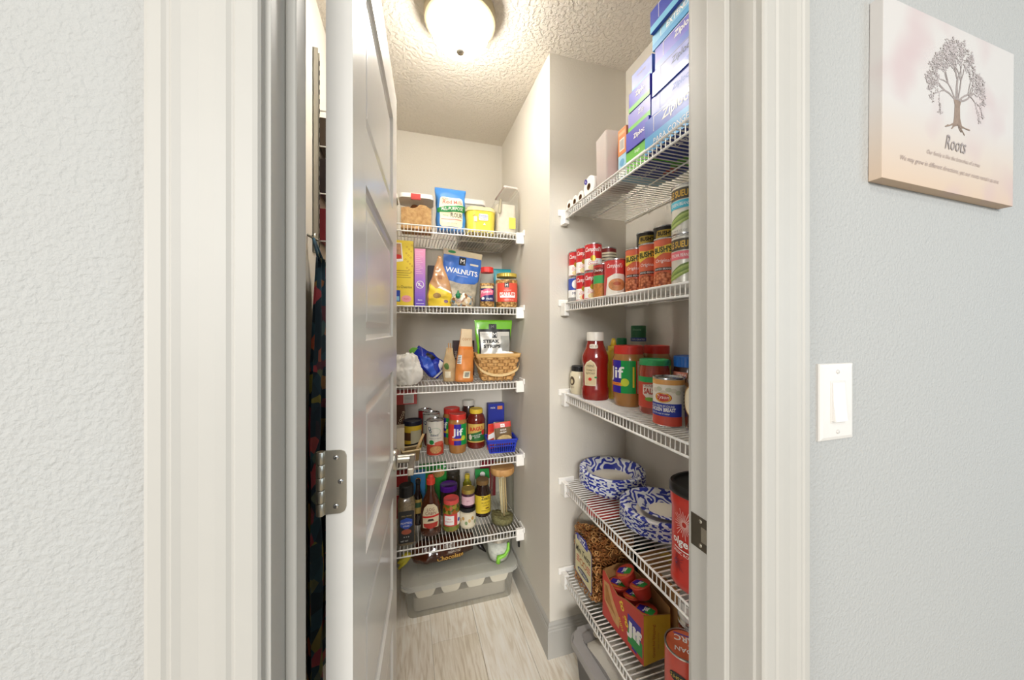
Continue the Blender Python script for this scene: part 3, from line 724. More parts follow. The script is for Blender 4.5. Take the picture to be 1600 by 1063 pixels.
def bar_print(p, w_, h_):
    for i in range(13): p.rect(-0.019, 0.150 + 0.0085 * i, 0.012 - 0.012 * ((i * 7) % 3) / 2, 0.1525 + 0.0085 * i, M('#f2c6e0', 0.5, 0, 0), 0)
    p.ring(0, 0.100, 0.015, 0.0175, WHT, 0, 24); p.line([(-0.010, 0.108), (0.0, 0.096), (0.010, 0.092)], 0.004, WHT, 0); p.line([(-0.007, 0.095), (0.0, 0.108)], 0.003, WHT, 0)
    p.text('bars', 0, 0.030, h=0.008, m=WHT); p.rect(-0.018, 0.012, 0.018, 0.014, WHT, 0)
carton('snack_bar_box', 'narrow pink and violet snack box standing beside the yellow cereal box', 'snack box', 0.0515, 1.728, Z2, 0.048, 0.19, 0.266, gr, bar_print)
def trail_print(p):
    p.poly([(-0.056, 0.004), (0.056, 0.004), (0.053, 0.060), (0.02, 0.090), (-0.02, 0.085), (-0.050, 0.115)], YEL, 0)
    p.ell(-0.018, 0.052, 0.018, 0.013, M('#b08a4c', 0.6, 0, 0.3, 0, 150), 1); p.ell(0.026, 0.026, 0.011, 0.007, M('#8a6a8a', 0.6), 1)
    p.poly([(-0.012, 0.090), (0.050, 0.064), (0.050, 0.072), (-0.002, 0.098)], WHT, 1); p.rect(-0.008, 0.13, 0.012, 0.15, M('#a8714c', 0.6), 1)
pouch('trail_mix_bag', 'tan and yellow trail mix bag pinched to a point at the top', 'snack bag', XatY(687, 1.665), 1.665, Z2, 0.245, prof((0, 0.108), (0.15, 0.124), (0.4, 0.104), (0.8, 0.042), (1, 0.014)), prof((0, 0.05), (0.2, 0.068), (0.6, 0.040), (1, 0.006)),
      M('#cf9d6c', 0.3, 0, 0.15, 0.4, 30), trail_print, R(3), crumple=0.012, seed=3)
carton('dark_snack_box', 'dark box standing behind the trail mix bag', 'snack box', XatY(679, 1.84), 1.84, Z2, 0.07, 0.05, 0.225, M('#2a2220', 0.5), lambda p, w_, h_: (p.ell(0.012, 0.17, 0.02, 0.022, M('#a04a28', 0.5)), p.rect(-0.03, 0.06, 0.03, 0.10, M('#4a4038', 0.5))))
def walnut_print(p):
    p.poly([(-0.098, 0.155), (-0.07, 0.130), (0.0, 0.118), (0.072, 0.126), (0.098, 0.150), (0.098, 0.262), (-0.098, 0.262)], M('#3f74cc', 0.4, 0, 0.08), 0)
    p.rect(-0.0175, 0.216, 0.0175, 0.258, BLK, 1); p.text('M', 0, 0.237, h=0.022, m=WHT)
    p.text('WALNUTS', 0.0, 0.182, h=0.027, m=WHT, maxw=0.165, bold=0.02, rot=-0.02); p.text('halves and pieces', 0.004, 0.158, h=0.008, m=WHT)
    p.rect(0.04, 0.222, 0.085, 0.232, M('#e8e2d0', 0.5, 0, 0), 1, 0.003); p.ell(-0.058, 0.279, 0.020, 0.007, GRN, 1)
wal = M('#cabfa8', 0.3, 0, 0.35, 0.4, 45)
pouch('walnut_bag', 'blue and clear stand-up bag of walnuts leaning sideways', 'nut bag', XatY(716, 1.755) - 0.002, 1.770, Z2 + 0.008, 0.292, prof((0, 0.168), (0.3, 0.186), (1, 0.204)), prof((0, 0.085), (0.15, 0.095), (0.5, 0.05), (0.88, 0.010), (1, 0.003)),
      wal, walnut_print, rot=(0, R(6), R(2)), crumple=0.008, seed=5, seal=(0.90, M('#d9c9a8', 0.4, 0, 0.05)))
t = thing('cellophane_bag', 'small clear bag of nuts with green tie in front of the walnut bag', 'snack bag', (XatY(722, 1.645), 1.645, Z2))
nm = ramp_mat('mixed_nuts', 'cells', 70, [(0.15, '#8a5a2c'), (0.45, '#d8c098'), (0.6, '#efe6d6'), (0.85, '#5c7a8a')], 0.35, 0.8, 0.004, coat=0.4)
bm = newbm(); sheet(bm, lambda a, b: (math.cos(a * 2 * math.pi) * 0.056 * math.sin(R(20 + b * 150)) ** 0.6 * (1 + 0.16 * noise.noise(Vector((math.cos(a * 6.283) * 2, math.sin(a * 6.283) * 2, b * 3)))), math.sin(a * 2 * math.pi) * 0.022 * math.sin(R(20 + b * 150)) ** 0.6, 0.064 * b + 0.006 * math.sin(a * 25) * b), 30, 10, closed=True)
obj('bag', bm, nm, t, True)
bm = newbm(); lathe(bm, [(0.004, 0.040), (0.012, 0.046), (0.013, 0.058), (0.006, 0.066), (0.003, 0.078)], 14, cx=-0.022, cy_=-0.020); obj('tie', bm, M('#1d7a4c', 0.4), t, True)
def mixed_print(p, r):
    p.rect(-0.036, 0.030, 0.040, 0.105, NAVY, 0); p.poly([(-0.036, 0.046), (-0.01, 0.058), (0.030, 0.062), (0.034, 0.082), (0.01, 0.092), (-0.034, 0.082)], M('#e86a8a', 0.4), 1); p.text('Planters', -0.002, 0.076, h=0.013, m=WHT, rot=0.1, maxw=0.055)
    p.ell(-0.020, 0.044, 0.008, 0.007, WHT, 1); p.rect(-0.034, 0.092, 0.034, 0.104, M('#e6cf9a', 0.5, 0, 0.3, 0, 200), 1, 0.004); p.text('nuts', 0.012, 0.042, h=0.010, m=WHT)
jar('nut_jar', 'clear nut jar with red lid and navy label', 'jar', XatY(761, 1.65), 1.65, Z2, [(0.036, 0), (0.039, 0.006), (0.039, 0.105), (0.036, 0.128), (0.028, 0.160), (0.028, 0.176)], M_CLEAR, 0.031, 0.026, RED, mixed_print, 0.0393, fill=(0.118, M_PNUT))
pouch('teal_pouch', 'teal zip pouch standing behind the nut jars', 'pouch', XatY(787, 1.83), 1.83, Z2, 0.228, prof((0, 0.105), (1, 0.118)), prof((0, 0.05), (0.3, 0.05), (1, 0.006)), M('#2f9aa6', 0.4, 0, 0.06), lambda p: (p.rect(-0.04, 0.03, 0.04, 0.12, M('#1f6f80', 0.4)), p.rect(-0.045, 0.15, 0.045, 0.19, M('#c8dcd8', 0.5))), crumple=0.004, seed=7)
def peanut_print(p, r):
    p.rect(-0.072, 0.030, 0.066, 0.122, M('#d9503c', 0.4, 0, 0.03), 0, 0.004); p.rect(-0.072, 0.030, -0.052, 0.122, M('#e8c0a0', 0.5), 1); p.rect(-0.010, 0.099, 0.012, 0.123, BLK, 1); p.text('M', 0.001, 0.111, h=0.013, m=WHT)
    p.text('PEANUTS', 0.006, 0.068, h=0.016, m=WHT, maxw=0.082, bold=0.02); p.text('dry roasted', 0.004, 0.086, h=0.007, m=WHT); p.rect(-0.034, 0.050, 0.046, 0.060, WHT, 1, 0.003); p.text('NET WT 34 OZ', 0.012, 0.039, h=0.005, m=WHT)
jar('peanut_jar', 'wide clear jar of peanuts with gold lid and red label', 'jar', 0.476, 1.669, Z2, [(0.054, 0), (0.058, 0.006), (0.058, 0.118), (0.052, 0.140), (0.049, 0.160)], M_CLEAR, 0.051, 0.018, M('#c8b04c', 0.35, 0.3), peanut_print, 0.0584, fill=(0.140, M_PNUT), seg=48)

# ---- third shelf
white_foil = M('#efece4', 0.32, 0, 0.04, 0.2, 20)
def crumpled(name, label, cat, x, y, z, sx_, sy_, sz_, mat, seed, rot=(0, 0, 0), amp=0.16, part='bag', freq=2.6, flat_b=0.35, decorate=None):
    t = thing(name, label, cat, (x, y, z), 0, None, rot)
    bm = newbm(); bmesh.ops.create_icosphere(bm, subdivisions=5, radius=1)
    for v in bm.verts:
        n = v.co.normalized(); k = noise.noise(n * freq + Vector((seed, 0, 0))) + 0.5 * abs(noise.noise(n * freq * 2.3 + Vector((0, seed, 0)))) + 0.25 * abs(noise.noise(n * freq * 5 + Vector((0, 0, seed))))
        q = n * (1 + amp * k); zz = max(q.z, -1 + flat_b)
        v.co = (q.x * sx_, q.y * sy_, (zz + 1 - flat_b) * sz_)
    obj(part, bm, mat, t, True); 
    if decorate: decorate(t)
    return t
crumpled('foil_bag', 'crumpled white snack bag lying at the shelf edge next to the door', 'snack bag', XatY(634, 1.668), 1.668, Z3, 0.066, 0.042, 0.090, white_foil, 2.2, amp=0.30, freq=1.5)
def chip_print(p):
    p.poly([(-0.045, 0.03), (-0.02, 0.02), (0.02, 0.10), (0.00, 0.15), (-0.03, 0.10)], M('#3a62d8', 0.3), 0); p.poly([(0.005, 0.02), (0.042, 0.03), (0.043, 0.06), (0.02, 0.05)], WHT, 1); p.poly([(0.02, 0.09), (0.04, 0.08), (0.035, 0.13), (0.02, 0.13)], BLK, 1); p.poly([(-0.046, 0.012), (0.02, 0.006), (0.03, 0.016), (-0.045, 0.022)], WHT, 1)
t = pouch('chip_bag', 'shiny blue snack bag slumped over with a green clip', 'snack bag', XatY(690, 1.785), 1.785, Z3 + 0.030, 0.182, prof((0, 0.070), (0.2, 0.100), (0.6, 0.098), (1, 0.066)), prof((0, 0.01), (0.15, 0.05), (0.5, 0.068), (0.85, 0.03), (1, 0.006)), M('#1f37b8', 0.2, 0, 0.15, 0.5, 25), chip_print, rot=(0, R(-48), R(6)), crumple=0.014, seed=9)
bm = newbm(); prism(bm, [(-0.026, 0.176), (0.026, 0.172), (0.004, 0.200), (-0.018, 0.202)], 'y', -0.006, 0.006, 0.002); obj('clip', bm, M('#7ac43c', 0.4), t)
t = pouch('kraft_bag', 'small folded kraft bag closed with a wooden clip', 'snack bag', XatY(702, 1.72), 1.72, Z3, 0.165, prof((0, 0.058), (0.35, 0.066), (0.6, 0.058), (0.8, 0.038), (1, 0.030)), prof((0, 0.05), (0.4, 0.05), (0.7, 0.02), (1, 0.008)), M('#cdb083', 0.7, 0, 0.1, 0, 40), lambda p: (p.ell(-0.014, 0.075, 0.012, 0.016, M('#5a7a3c', 0.6)), p.rect(-0.024, 0.02, 0.006, 0.05, M('#e8dcc0', 0.6))), crumple=0.010, seed=11)
bm = newbm(); box(bm, -0.006, -0.002, -0.010, 0.006, 0.128, 0.188, 0.001); box(bm, 0.004, 0.008, -0.010, 0.006, 0.128, 0.188, 0.001); obj('wooden_clip', bm, M('#d8a872', 0.6), t)
carton('dark_carton', 'dark maroon carton standing behind the orange bag', 'snack box', XatY(724, 1.91), 1.91, Z3, 0.115, 0.05, 0.195, M('#3a1a1c', 0.5), lambda p, w_, h_: (p.text('BARS', -0.045, 0.12, h=0.012, m=M('#c8b8a8', 0.5), rot=R(90)), p.text('S', 0.047, 0.15, h=0.018, m=WHT)))
def tort_print(p):
    p.rect(-0.036, 0.012, 0.036, 0.168, M('#dd8a42', 0.5, 0, 0.08, 0.2, 30), 0)
    p.rect(-0.060, 0.165, 0.060, 0.262, M('#e4cda8', 0.5), 0); p.rect(-0.060, 0.155, 0.060, 0.170, M('#df7c30', 0.4), 1)
    p.rect(-0.050, 0.085, -0.026, 0.128, WHT, 1); 
    for i in range(5): p.rect(-0.047, 0.090 + 0.008 * i, -0.029, 0.094 + 0.008 * i, GREY, 2)
    p.rect(-0.016, 0.018, 0.020, 0.052, CREAM, 1, 0.004)
    for i in range(6): p.rect(-0.008 + 0.0036 * i, 0.024, -0.006 + 0.0036 * i, 0.046, M('#2c4a5c', 0.5, 0, 0), 2)
    p.text('corn', 0.0, 0.205, h=0.012, m=M('#c08a5c', 0.5, 0, 0))
pouch('orange_bag', 'tall orange and cream paper bag twisted at the top', 'snack bag', XatY(725, 1.672), 1.672, Z3 + 0.003, 0.255, prof((0, 0.092), (0.3, 0.088), (0.6, 0.074), (0.85, 0.060), (1, 0.056)), prof((0, 0.06), (0.4, 0.05), (0.8, 0.022), (1, 0.006)), M('#dd8a42', 0.5, 0, 0.08, 0.2, 30), tort_print, rot=(0, R(3), R(10)), crumple=0.010, seed=12, freq=18)
# woven basket
bx, by = 0.428, 1.698
bk = thing('woven_basket', 'woven wood splint basket with hoop handle folded down in front', 'basket', (bx, by, Z3), R(-4))
WOOD = ramp_mat('basket_splint', 'noise', 30, [(0.3, '#b07c40'), (0.55, '#cf9f60'), (0.75, '#dfb87c')], 0.6, 0.15, 0.001, 4, (1, 1, 6))
WOOD2 = ramp_mat('basket_rim_wood', 'noise', 18, [(0.3, '#c0904e'), (0.7, '#deb678')], 0.55, 0.1, 0.001, 4, (0.5, 1, 8))
BWb, BWt, BDb, BDt, BHt = 0.150, 0.212, 0.100, 0.150, 0.138
def bpt(s, v, off=0.0):
    """s 0..4 around the four sides, v height fraction"""
    w_, d_ = lerp(BWb, BWt, v) / 2 + off, lerp(BDb, BDt, v) / 2 + off
    k = int(s) % 4; f = s - int(s)
    P = [(lerp(-w_, w_, f), -d_), (w_, lerp(-d_, d_, f)), (lerp(w_, -w_, f), d_), (-w_, lerp(d_, -d_, f))][k]
    return (P[0], P[1], v * BHt)
nst = 28
bm = newbm(); sheet(bm, lambda a, b: bpt(a * 4 % 4, 0.03 + b * 0.95, -0.0025), 28, 1, closed=True); bm.faces.new([bm.verts.new(bpt(k, 0.03, -0.003)) for k in range(4)]); obj('basket_wall', bm, M('#a8783f', 0.7, 0, 0.08), bk)
for row in range(7):
    bm = newbm(); v0, v1 = 0.06 + row * 0.122, 0.06 + row * 0.122 + 0.108
    def wv(a, b): 
        off = 0.0022 * math.cos(a * math.pi * nst + math.pi * row) + 0.0012
        return bpt(a * 4 % 4, lerp(v0, v1, b), off)
    sheet(bm, wv, nst * 4, 2, closed=True); obj('weaver', bm, WOOD, bk, True)
for k in range(nst):
    s = (k + 0.5) / nst * 4
    bm = newbm(); ds = 0.048 
    q = [bpt(s - ds, 0.01, 0.0009), bpt(s + ds, 0.01, 0.0009), bpt(s + ds, 0.98, 0.0009), bpt(s - ds, 0.98, 0.0009)]
    if int(s - ds) == int(s + ds):
        vs = [bm.verts.new(a) for a in q]; bm.faces.new(vs); bmesh.ops.solidify(bm, geom=bm.faces[:], thickness=0.001); obj('stake', bm, WOOD, bk)
    else: bm.free()
bm = newbm()
for off in (0.004,):
    ring = lambda v, o: [bpt(k + f, v, o) for k in range(4) for f in (0.03, 0.5, 0.97)]
    rr = [[bm.verts.new(p_) for p_ in ring(v, o)] for v, o in ((0.86, 0.0035), (0.86, 0.0065), (1.0, 0.0065), (1.0, -0.003), (0.86, -0.003))]
    for a, b in zip(rr, rr[1:]):
        for k in range(12): bm.faces.new((a[k], a[(k + 1) % 12], b[(k + 1) % 12], b[k]))
obj('rim', bm, WOOD2, bk)
bm = newbm(); pts = []
for k in range(25):
    a = math.pi * k / 24
    pts.append((-0.116 * math.cos(a), -0.018 - (BDt / 2 + 0.004) * min(1, math.sin(a) * 1.6), 0.120 - 0.086 * math.sin(a) ** 0.9))
prev = None
for (x, y, z) in pts:
    vs = [bm.verts.new((x, y - 0.0018, z - 0.006)), bm.verts.new((x, y + 0.0018, z - 0.006)), bm.verts.new((x, y + 0.0018, z + 0.006)), bm.verts.new((x, y - 0.0018, z + 0.006))]
    if prev: 
        for k in range(4): bm.faces.new((prev[k], prev[(k + 1) % 4], vs[(k + 1) % 4], vs[k]))
    else: bm.faces.new(vs)
    prev = vs
bm.faces.new(prev); obj('handle', bm, M('#dcbd86', 0.5, 0, 0.06), bk, True, autosmooth=50)
for sx_ in (-1, 1):
    bm = newbm(); lathe(bm, [(0.005, 0), (0.005, 0.004), (0.002, 0.006)], 12); obj('handle_peg', bm, WOOD2, bk, True, (sx_ * 0.111, -0.018, 0.120), (0, R(90 * sx_), 0))
def strips_print(p):
    p.poly([(-0.070, 0.0), (0.09, 0.0), (0.088, 0.250), (-0.078, 0.250), (-0.074, 0.10)], BLK, 0)
    p.poly([(-0.062, 0.01), (0.082, 0.01), (0.082, 0.236), (-0.070, 0.236)], M('#cfccc4', 0.35, 0.1, 0.06), 1); p.poly([(0.030, 0.06), (0.078, 0.05), (0.080, 0.215), (0.036, 0.215)], M('#a8a8a2', 0.3, 0.2, 0.2, 0.4, 30), 2)
    p.rect(-0.026, 0.243, 0.014, 0.276, BLK, 1); p.text('M', -0.006, 0.262, h=0.014, m=M('#9a9a96', 0.5)); p.rect(-0.008, 0.205, 0.016, 0.240, BLK, 2); p.text('M', 0.004, 0.222, h=0.020, m=WHT, layer=3)
    p.text('STEAK', -0.014, 0.188, h=0.017, m=BLK, width=0.084, bold=0.045, layer=3); p.text('STRIPS', -0.010, 0.163, h=0.017, m=BLK, width=0.090, bold=0.045, layer=3); p.text('12g protein', -0.045, 0.225, h=0.007, m=GREY)
pouch('steak_strips_bag', 'green and black bag of steak strips standing in the woven basket', 'snack bag', XatY(771, 1.708), 1.708, Z3 + 0.008, 0.296, prof((0, 0.122), (0.4, 0.160), (0.8, 0.188), (1, 0.196)), prof((0, 0.03), (0.3, 0.04), (0.8, 0.012), (1, 0.003)), M('#76c02c', 0.3, 0, 0.05, 0.3), strips_print, R(-3), crumple=0.006, seed=14)
crumpled('paper_napkin', 'white folded paper napkin lying in the woven basket', 'napkin', bx + 0.034, by - 0.046, Z3 + 0.116, 0.048, 0.012, 0.018, WHT, 5.5, amp=0.22, part='paper')

# ---- fourth shelf
def food_print(p, r, h):
    p.text('Baked', -0.004, h * 0.60, h=0.011, m=NAVY); p.text('Beans in sauce', 0.0, h * 0.51, h=0.007, m=GREY); p.ring(0.0, h * 0.70, 0.016, 0.017, GRN, 0, 20, 1.6); p.ring(-0.030, h * 0.78, 0.006, 0.009, NAVY, 0, 16); p.ring(-0.024, h * 0.70, 0.004, 0.007, NAVY, 0, 16)
    p.ell(-0.018, h * 0.40, 0.012, 0.011, GRN, 1); p.rect(-0.052, 0.006, 0.052, h * 0.33, M('#c8452f', 0.5, 0, 0.2, 0, 120), 0); p.ell(0.004, h * 0.19, 0.030, 0.018, M('#e0a468', 0.5, 0, 0.4, 0, 200), 1); p.ell(0.02, h * 0.36, 0.024, 0.010, M('#d8604c', 0.5), 1)
xx = XatY(680, 1.74); can('tall_can', 'tall pale food can with baked dish picture standing at the front', 'can', xx, 1.74, Z4, 0.042, 0.172, M('#dcd8cc', 0.4, 0, 0.03, 0.2), food_print)
xx = XatY(674, 1.868); can('tall_can', 'tall grey food can with bean picture tucked behind the pale can', 'can', xx, 1.868, Z4, 0.044, 0.176, M('#b4b4ac', 0.4, 0.1, 0.04), lambda p, r, h: (p.ell(-0.022, h * 0.25, 0.026, 0.035, M('#5c2a2c', 0.5, 0, 0.3, 0, 200)), p.ring(-0.034, h * 0.74, 0.006, 0.010, NAVY)))
can('tall_can', 'food can with dark red label behind the two tall cans', 'can', XatY(664, 1.972), 1.972, Z4, 0.036, 0.172, DRED)
xx = XatY(645, 1.86)
jar('drink_mix_canister', 'yellow drink mix canister with navy lid', 'canister', xx, 1.86, Z4, [(0.044, 0), (0.046, 0.004), (0.046, 0.128)], M('#e2bd34', 0.4, 0, 0.04), 0.048, 0.022, M('#16182c', 0.35), lambda p, r: (p.rect(-0.06, 0.05, 0.06, 0.09, M('#5c3c20', 0.5)), p.rect(-0.01, 0.02, 0.05, 0.10, M('#c8c0a0', 0.5), 1), p.poly([(-0.06, 0.02), (0.06, 0.035), (0.06, 0.043), (-0.06, 0.028)], BLK, 2)), 0.0462)
def jif_jar(label, x, y, z, r, h, rz=None, group=None, big_u=0.0):
    s = r / 0.047
    def pr(p, rr):
        lo, hi = h * 0.22, h * 0.74; hw = rr * 2.2
        p.rect(-hw, lo, hw, hi, M('#d8402c', 0.35, 0, 0.02), 0)
        p.rect(-0.018 * s + big_u, lo, 0.020 * s + big_u, hi, M('#3426a0', 0.35, 0, 0.02), 1); p.rect(0.018 * s + big_u, lo, 0.062 * s + big_u, hi, M('#0f9a46', 0.35, 0, 0.02), 2)
        p.text('Jif', 0.0 + big_u, h * 0.52, h=0.046 * s, m=WHT, layer=3, bold=0.02, width=0.056 * s)
        p.rect(-0.030 * s + big_u, h * 0.335, 0.024 * s + big_u, h * 0.385, M('#ef9a3c', 0.4), 3); p.text('CREAMY', -0.002 + big_u, h * 0.36, h=0.006, m=RED, layer=4)
        p.ell(0.030 * s + big_u, h * 0.395, 0.012 * s, 0.012 * s, M('#c8d83c', 0.4), 4); p.rect(0.066 * s + big_u, lo, 0.085 * s + big_u, hi, M('#f0c8c0', 0.4), 2); p.rect(0.052 * s + big_u, lo + 0.02, 0.057 * s + big_u, hi - 0.02, YEL, 3)
    return jar('peanut_butter_jar', label, 'jar', x, y, z, [(r * 0.86, 0), (r * 0.93, 0.004), (r * 0.97, h * 0.16), (r, h * 0.2), (r, h * 0.76), (r * 0.93, h * 0.82), (r * 0.88, h * 0.86)], M_PB, r * 0.93, h * 0.135, M('#d8382e', 0.35), pr, r + 0.0003, rz, group, ridge=0.012)
jif_jar('peanut butter jar with red lid beside the pasta sauce jar', XatY(715, 1.745), 1.745, Z4, 0.046, 0.198)
jif_jar('peanut butter jar with red lid hidden behind another peanut butter jar', XatY(706, 1.875), 1.875, Z4, 0.046, 0.198, None, None, -0.05)
def ragu_print(p, r):
    p.rect(-0.054, 0.034, 0.052, 0.128, M('#d8b45c', 0.4), 0); p.poly([(-0.054, 0.040), (0.052, 0.040), (0.052, 0.098), (-0.054, 0.072)], M('#2c6a34', 0.4), 1)
    p.text('RAGU', 0.0, 0.104, h=0.020, m=M('#c8352a', 0.4), maxw=0.080, bold=0.04, rot=0.12); p.text('OLD WORLD', 0.006, 0.072, h=0.006, m=WHT, rot=0.2); p.text('STYLE', 0.006, 0.062, h=0.008, m=WHT, rot=0.2); p.ell(-0.032, 0.060, 0.010, 0.014, M('#e8e0c8', 0.5), 2); p.ell(0.038, 0.084, 0.010, 0.014, RED, 2)
SAUCE = M('#6e1f16', 0.18, 0, 0.08, 0.7, 60)
jar('pasta_sauce_jar', 'dark red pasta sauce jar with yellow lid and green label', 'jar', XatY(744, 1.79), 1.79, Z4, [(0.044, 0), (0.049, 0.006), (0.049, 0.020), (0.0475, 0.028), (0.0475, 0.132), (0.049, 0.142), (0.042, 0.162), (0.031, 0.178), (0.031, 0.182)], SAUCE, 0.034, 0.022, M('#e8c63c', 0.4), ragu_print, 0.0479)
jar('dark_jar', 'jar with white lid standing behind the pasta sauce jar', 'jar', XatY(732, 1.945), 1.945, Z4, [(0.034, 0), (0.036, 0.005), (0.036, 0.17), (0.03, 0.19)], M('#3c2420', 0.25, 0, 0.05, 0.5), 0.033, 0.030, M('#d8d4ca', 0.4))
carton('navy_box', 'navy blue food box standing behind the seasoning packets', 'food box', XatY(774, 1.93), 1.93, Z4, 0.094, 0.045, 0.192, M('#22309a', 0.45), lambda p, w_, h_: (p.text('mix', -0.02, 0.17, h=0.012, m=WHT), p.rect(0.006, 0.158, 0.036, 0.178, M('#e0884c', 0.5))))
# blue slotted basket with seasoning packets
bb = thing('plastic_basket', 'blue slotted plastic basket holding seasoning packets', 'basket', (0.452, 1.694, Z4 + 0.003), R(-4))
BP = M('#2338b0', 0.35, 0, 0.03)
bw, bd, bh = 0.146, 0.10, 0.066
bm = newbm(); box(bm, -bw / 2 + 0.010, bw / 2 - 0.010, -bd / 2 + 0.008, bd / 2 - 0.008, 0, 0.004, 0.001); obj('base', bm, BP, bb)
bm = newbm()
def bside(s, v, o=0): 
    w_, d_ = lerp(bw * 0.86, bw, v) / 2 + o, lerp(bd * 0.84, bd, v) / 2 + o; k = int(s) % 4; f = s - int(s)
    P = [(lerp(-w_, w_, f), -d_), (w_, lerp(-d_, d_, f)), (lerp(w_, -w_, f), d_), (-w_, lerp(d_, -d_, f))][k]
    return Vector((P[0], P[1], v * bh))
for k in range(48):
    s = (k + 0.5) / 12; tube(bm, [bside(s, 0.03), bside(s, 0.9)], 0.0026, 4)
for v0 in (0.02, 0.52): 
    tube(bm, [bside(s, v0) for s in (0, 1, 2, 3)], 0.0035, 4, closed=True)
obj('slotted_wall', bm, BP, bb)
bm = newbm(); tube(bm, [bside(s, 0.80) for s in (0.02, 0.98, 1.02, 1.98, 2.02, 2.98, 3.02, 3.98)], 0.0065, 4, closed=True); tube(bm, [bside(s, 0.95, 0.002) for s in (0.02, 0.98, 1.02, 1.98, 2.02, 2.98, 3.02, 3.98)], 0.0055, 6, closed=True); obj('rim', bm, BP, bb)
def packet(label, x, y, z, w_, h_, mat, deco, rot):
    return pouch('seasoning_packet', label, 'packet', x, y, z, h_, prof((0, w_), (1, w_)), prof((0, 0.002), (0.2, 0.012), (0.8, 0.012), (1, 0.002)), mat, deco, rot=rot, crumple=0.003, seed=len(label), p_=3, nu=24, nv=12)
def aujus(p):
    p.rect(-0.043, 0.098, 0.043, 0.124, M('#d23c30', 0.4), 0); p.rect(-0.012, 0.100, 0.010, 0.116, WHT, 1); p.text('Mc', -0.001, 0.108, h=0.009, m=RED)
    p.text('AU JUS', 0.0, 0.086, h=0.010, m=WHT, bold=0.03); p.text('GRAVY', 0.0, 0.074, h=0.008, m=WHT, bold=0.02); p.ell(0.002, 0.038, 0.038, 0.022, M('#d8b87c', 0.5, 0, 0.3, 0, 80), 0); p.ell(0.0, 0.018, 0.036, 0.018, M('#8a3c24', 0.5, 0, 0.5, 0, 160), 1)
packet('brown gravy packet with red top band in the blue basket', 0.466, 1.672, Z4 + 0.024, 0.086, 0.126, M('#6e5430', 0.4, 0, 0.08, 0.2), aujus, (R(-3), R(-5), R(-4)))
packet('orange seasoning packet in the blue basket', 0.400, 1.696, Z4 + 0.010, 0.040, 0.128, M('#e0562c', 0.4, 0, 0.06, 0.2), lambda p: (p.rect(-0.028, 0.09, 0.028, 0.125, RED), p.poly([(-0.02, 0.05), (0.02, 0.06), (0.01, 0.085), (-0.02, 0.075)], WHT, 1)), (R(0), R(2), R(20)))
packet('pale pink seasoning packet behind the orange one', 0.446, 1.706, Z4 + 0.012, 0.074, 0.130, M('#e6cfb8', 0.5), lambda p: p.rect(-0.038, 0.10, 0.038, 0.125, M('#e07a6a', 0.4)), (R(2), R(3), R(6)))
# left end of the fourth shelf, next to the lever handle
carton('brown_carton', 'tall dark brown carton at the shelf end beside the drink mix canister', 'food box', XatY(612, 1.90), 1.90, Z4, 0.13, 0.07, 0.228, M('#5a3420', 0.5), lambda p, w_, h_: (p.text('cocoa', 0.050, 0.16, h=0.014, m=M('#d8c8a8', 0.5), rot=R(70)),))
carton('red_carton', 'red and white food carton lying on top of the brown carton', 'food box', XatY(618, 1.90), 1.90, Z4 + 0.2283, 0.215, 0.09, 0.062, M('#b5423e', 0.5), lambda p, w_, h_: (p.rect(0.040, 0.006, 0.092, 0.056, M('#d8d6d0', 0.5)), *[p.rect(0.044, 0.010 + 0.007 * i, 0.086, 0.013 + 0.007 * i, GREY, 1) for i in range(6)]))
carton('cream_carton', 'low cream carton beside the small woven tray', 'food box', XatY(612, 1.72), 1.735, Z4, 0.115, 0.07, 0.150, M('#e8ddc4', 0.5))
tr = thing('woven_tray', 'small tan woven tray holding a wooden stick beside the door lever', 'tray', (XatY(641, 1.69), 1.69, Z4), R(12))
bm = newbm(); rbox(bm, 0.080, 0.060, 0.052, 0.006, 0, taper=0.12, top=False)
bmesh.ops.solidify(bm, geom=bm.faces[:], thickness=0.003); obj('tray_wall', bm, ramp_mat('tan_wicker', 'wave', 90, [(0.2, '#a88450'), (0.8, '#d8bd8c')], 0.7, 0.6, 0.002, 1), tr)
bm = newbm(); tube(bm, [(-0.040, -0.030, 0.052), (0.040, -0.030, 0.052), (0.040, 0.030, 0.052), (-0.040, 0.030, 0.052)], 0.004, 6, closed=True); obj('rim', bm, M('#e0c898', 0.6), tr)
st = thing('wooden_stick', 'flat pale wooden stick leaning out of the small woven tray', 'stick', (XatY(644, 1.69) + 0.004, 1.69, Z4 + 0.006), 0, None, (0, R(24), R(10)))
bm = newbm(); box(bm, -0.006, 0.006, -0.002, 0.002, 0, 0.12, 0.0015); obj('stick', bm, M('#dcb880', 0.6), st)

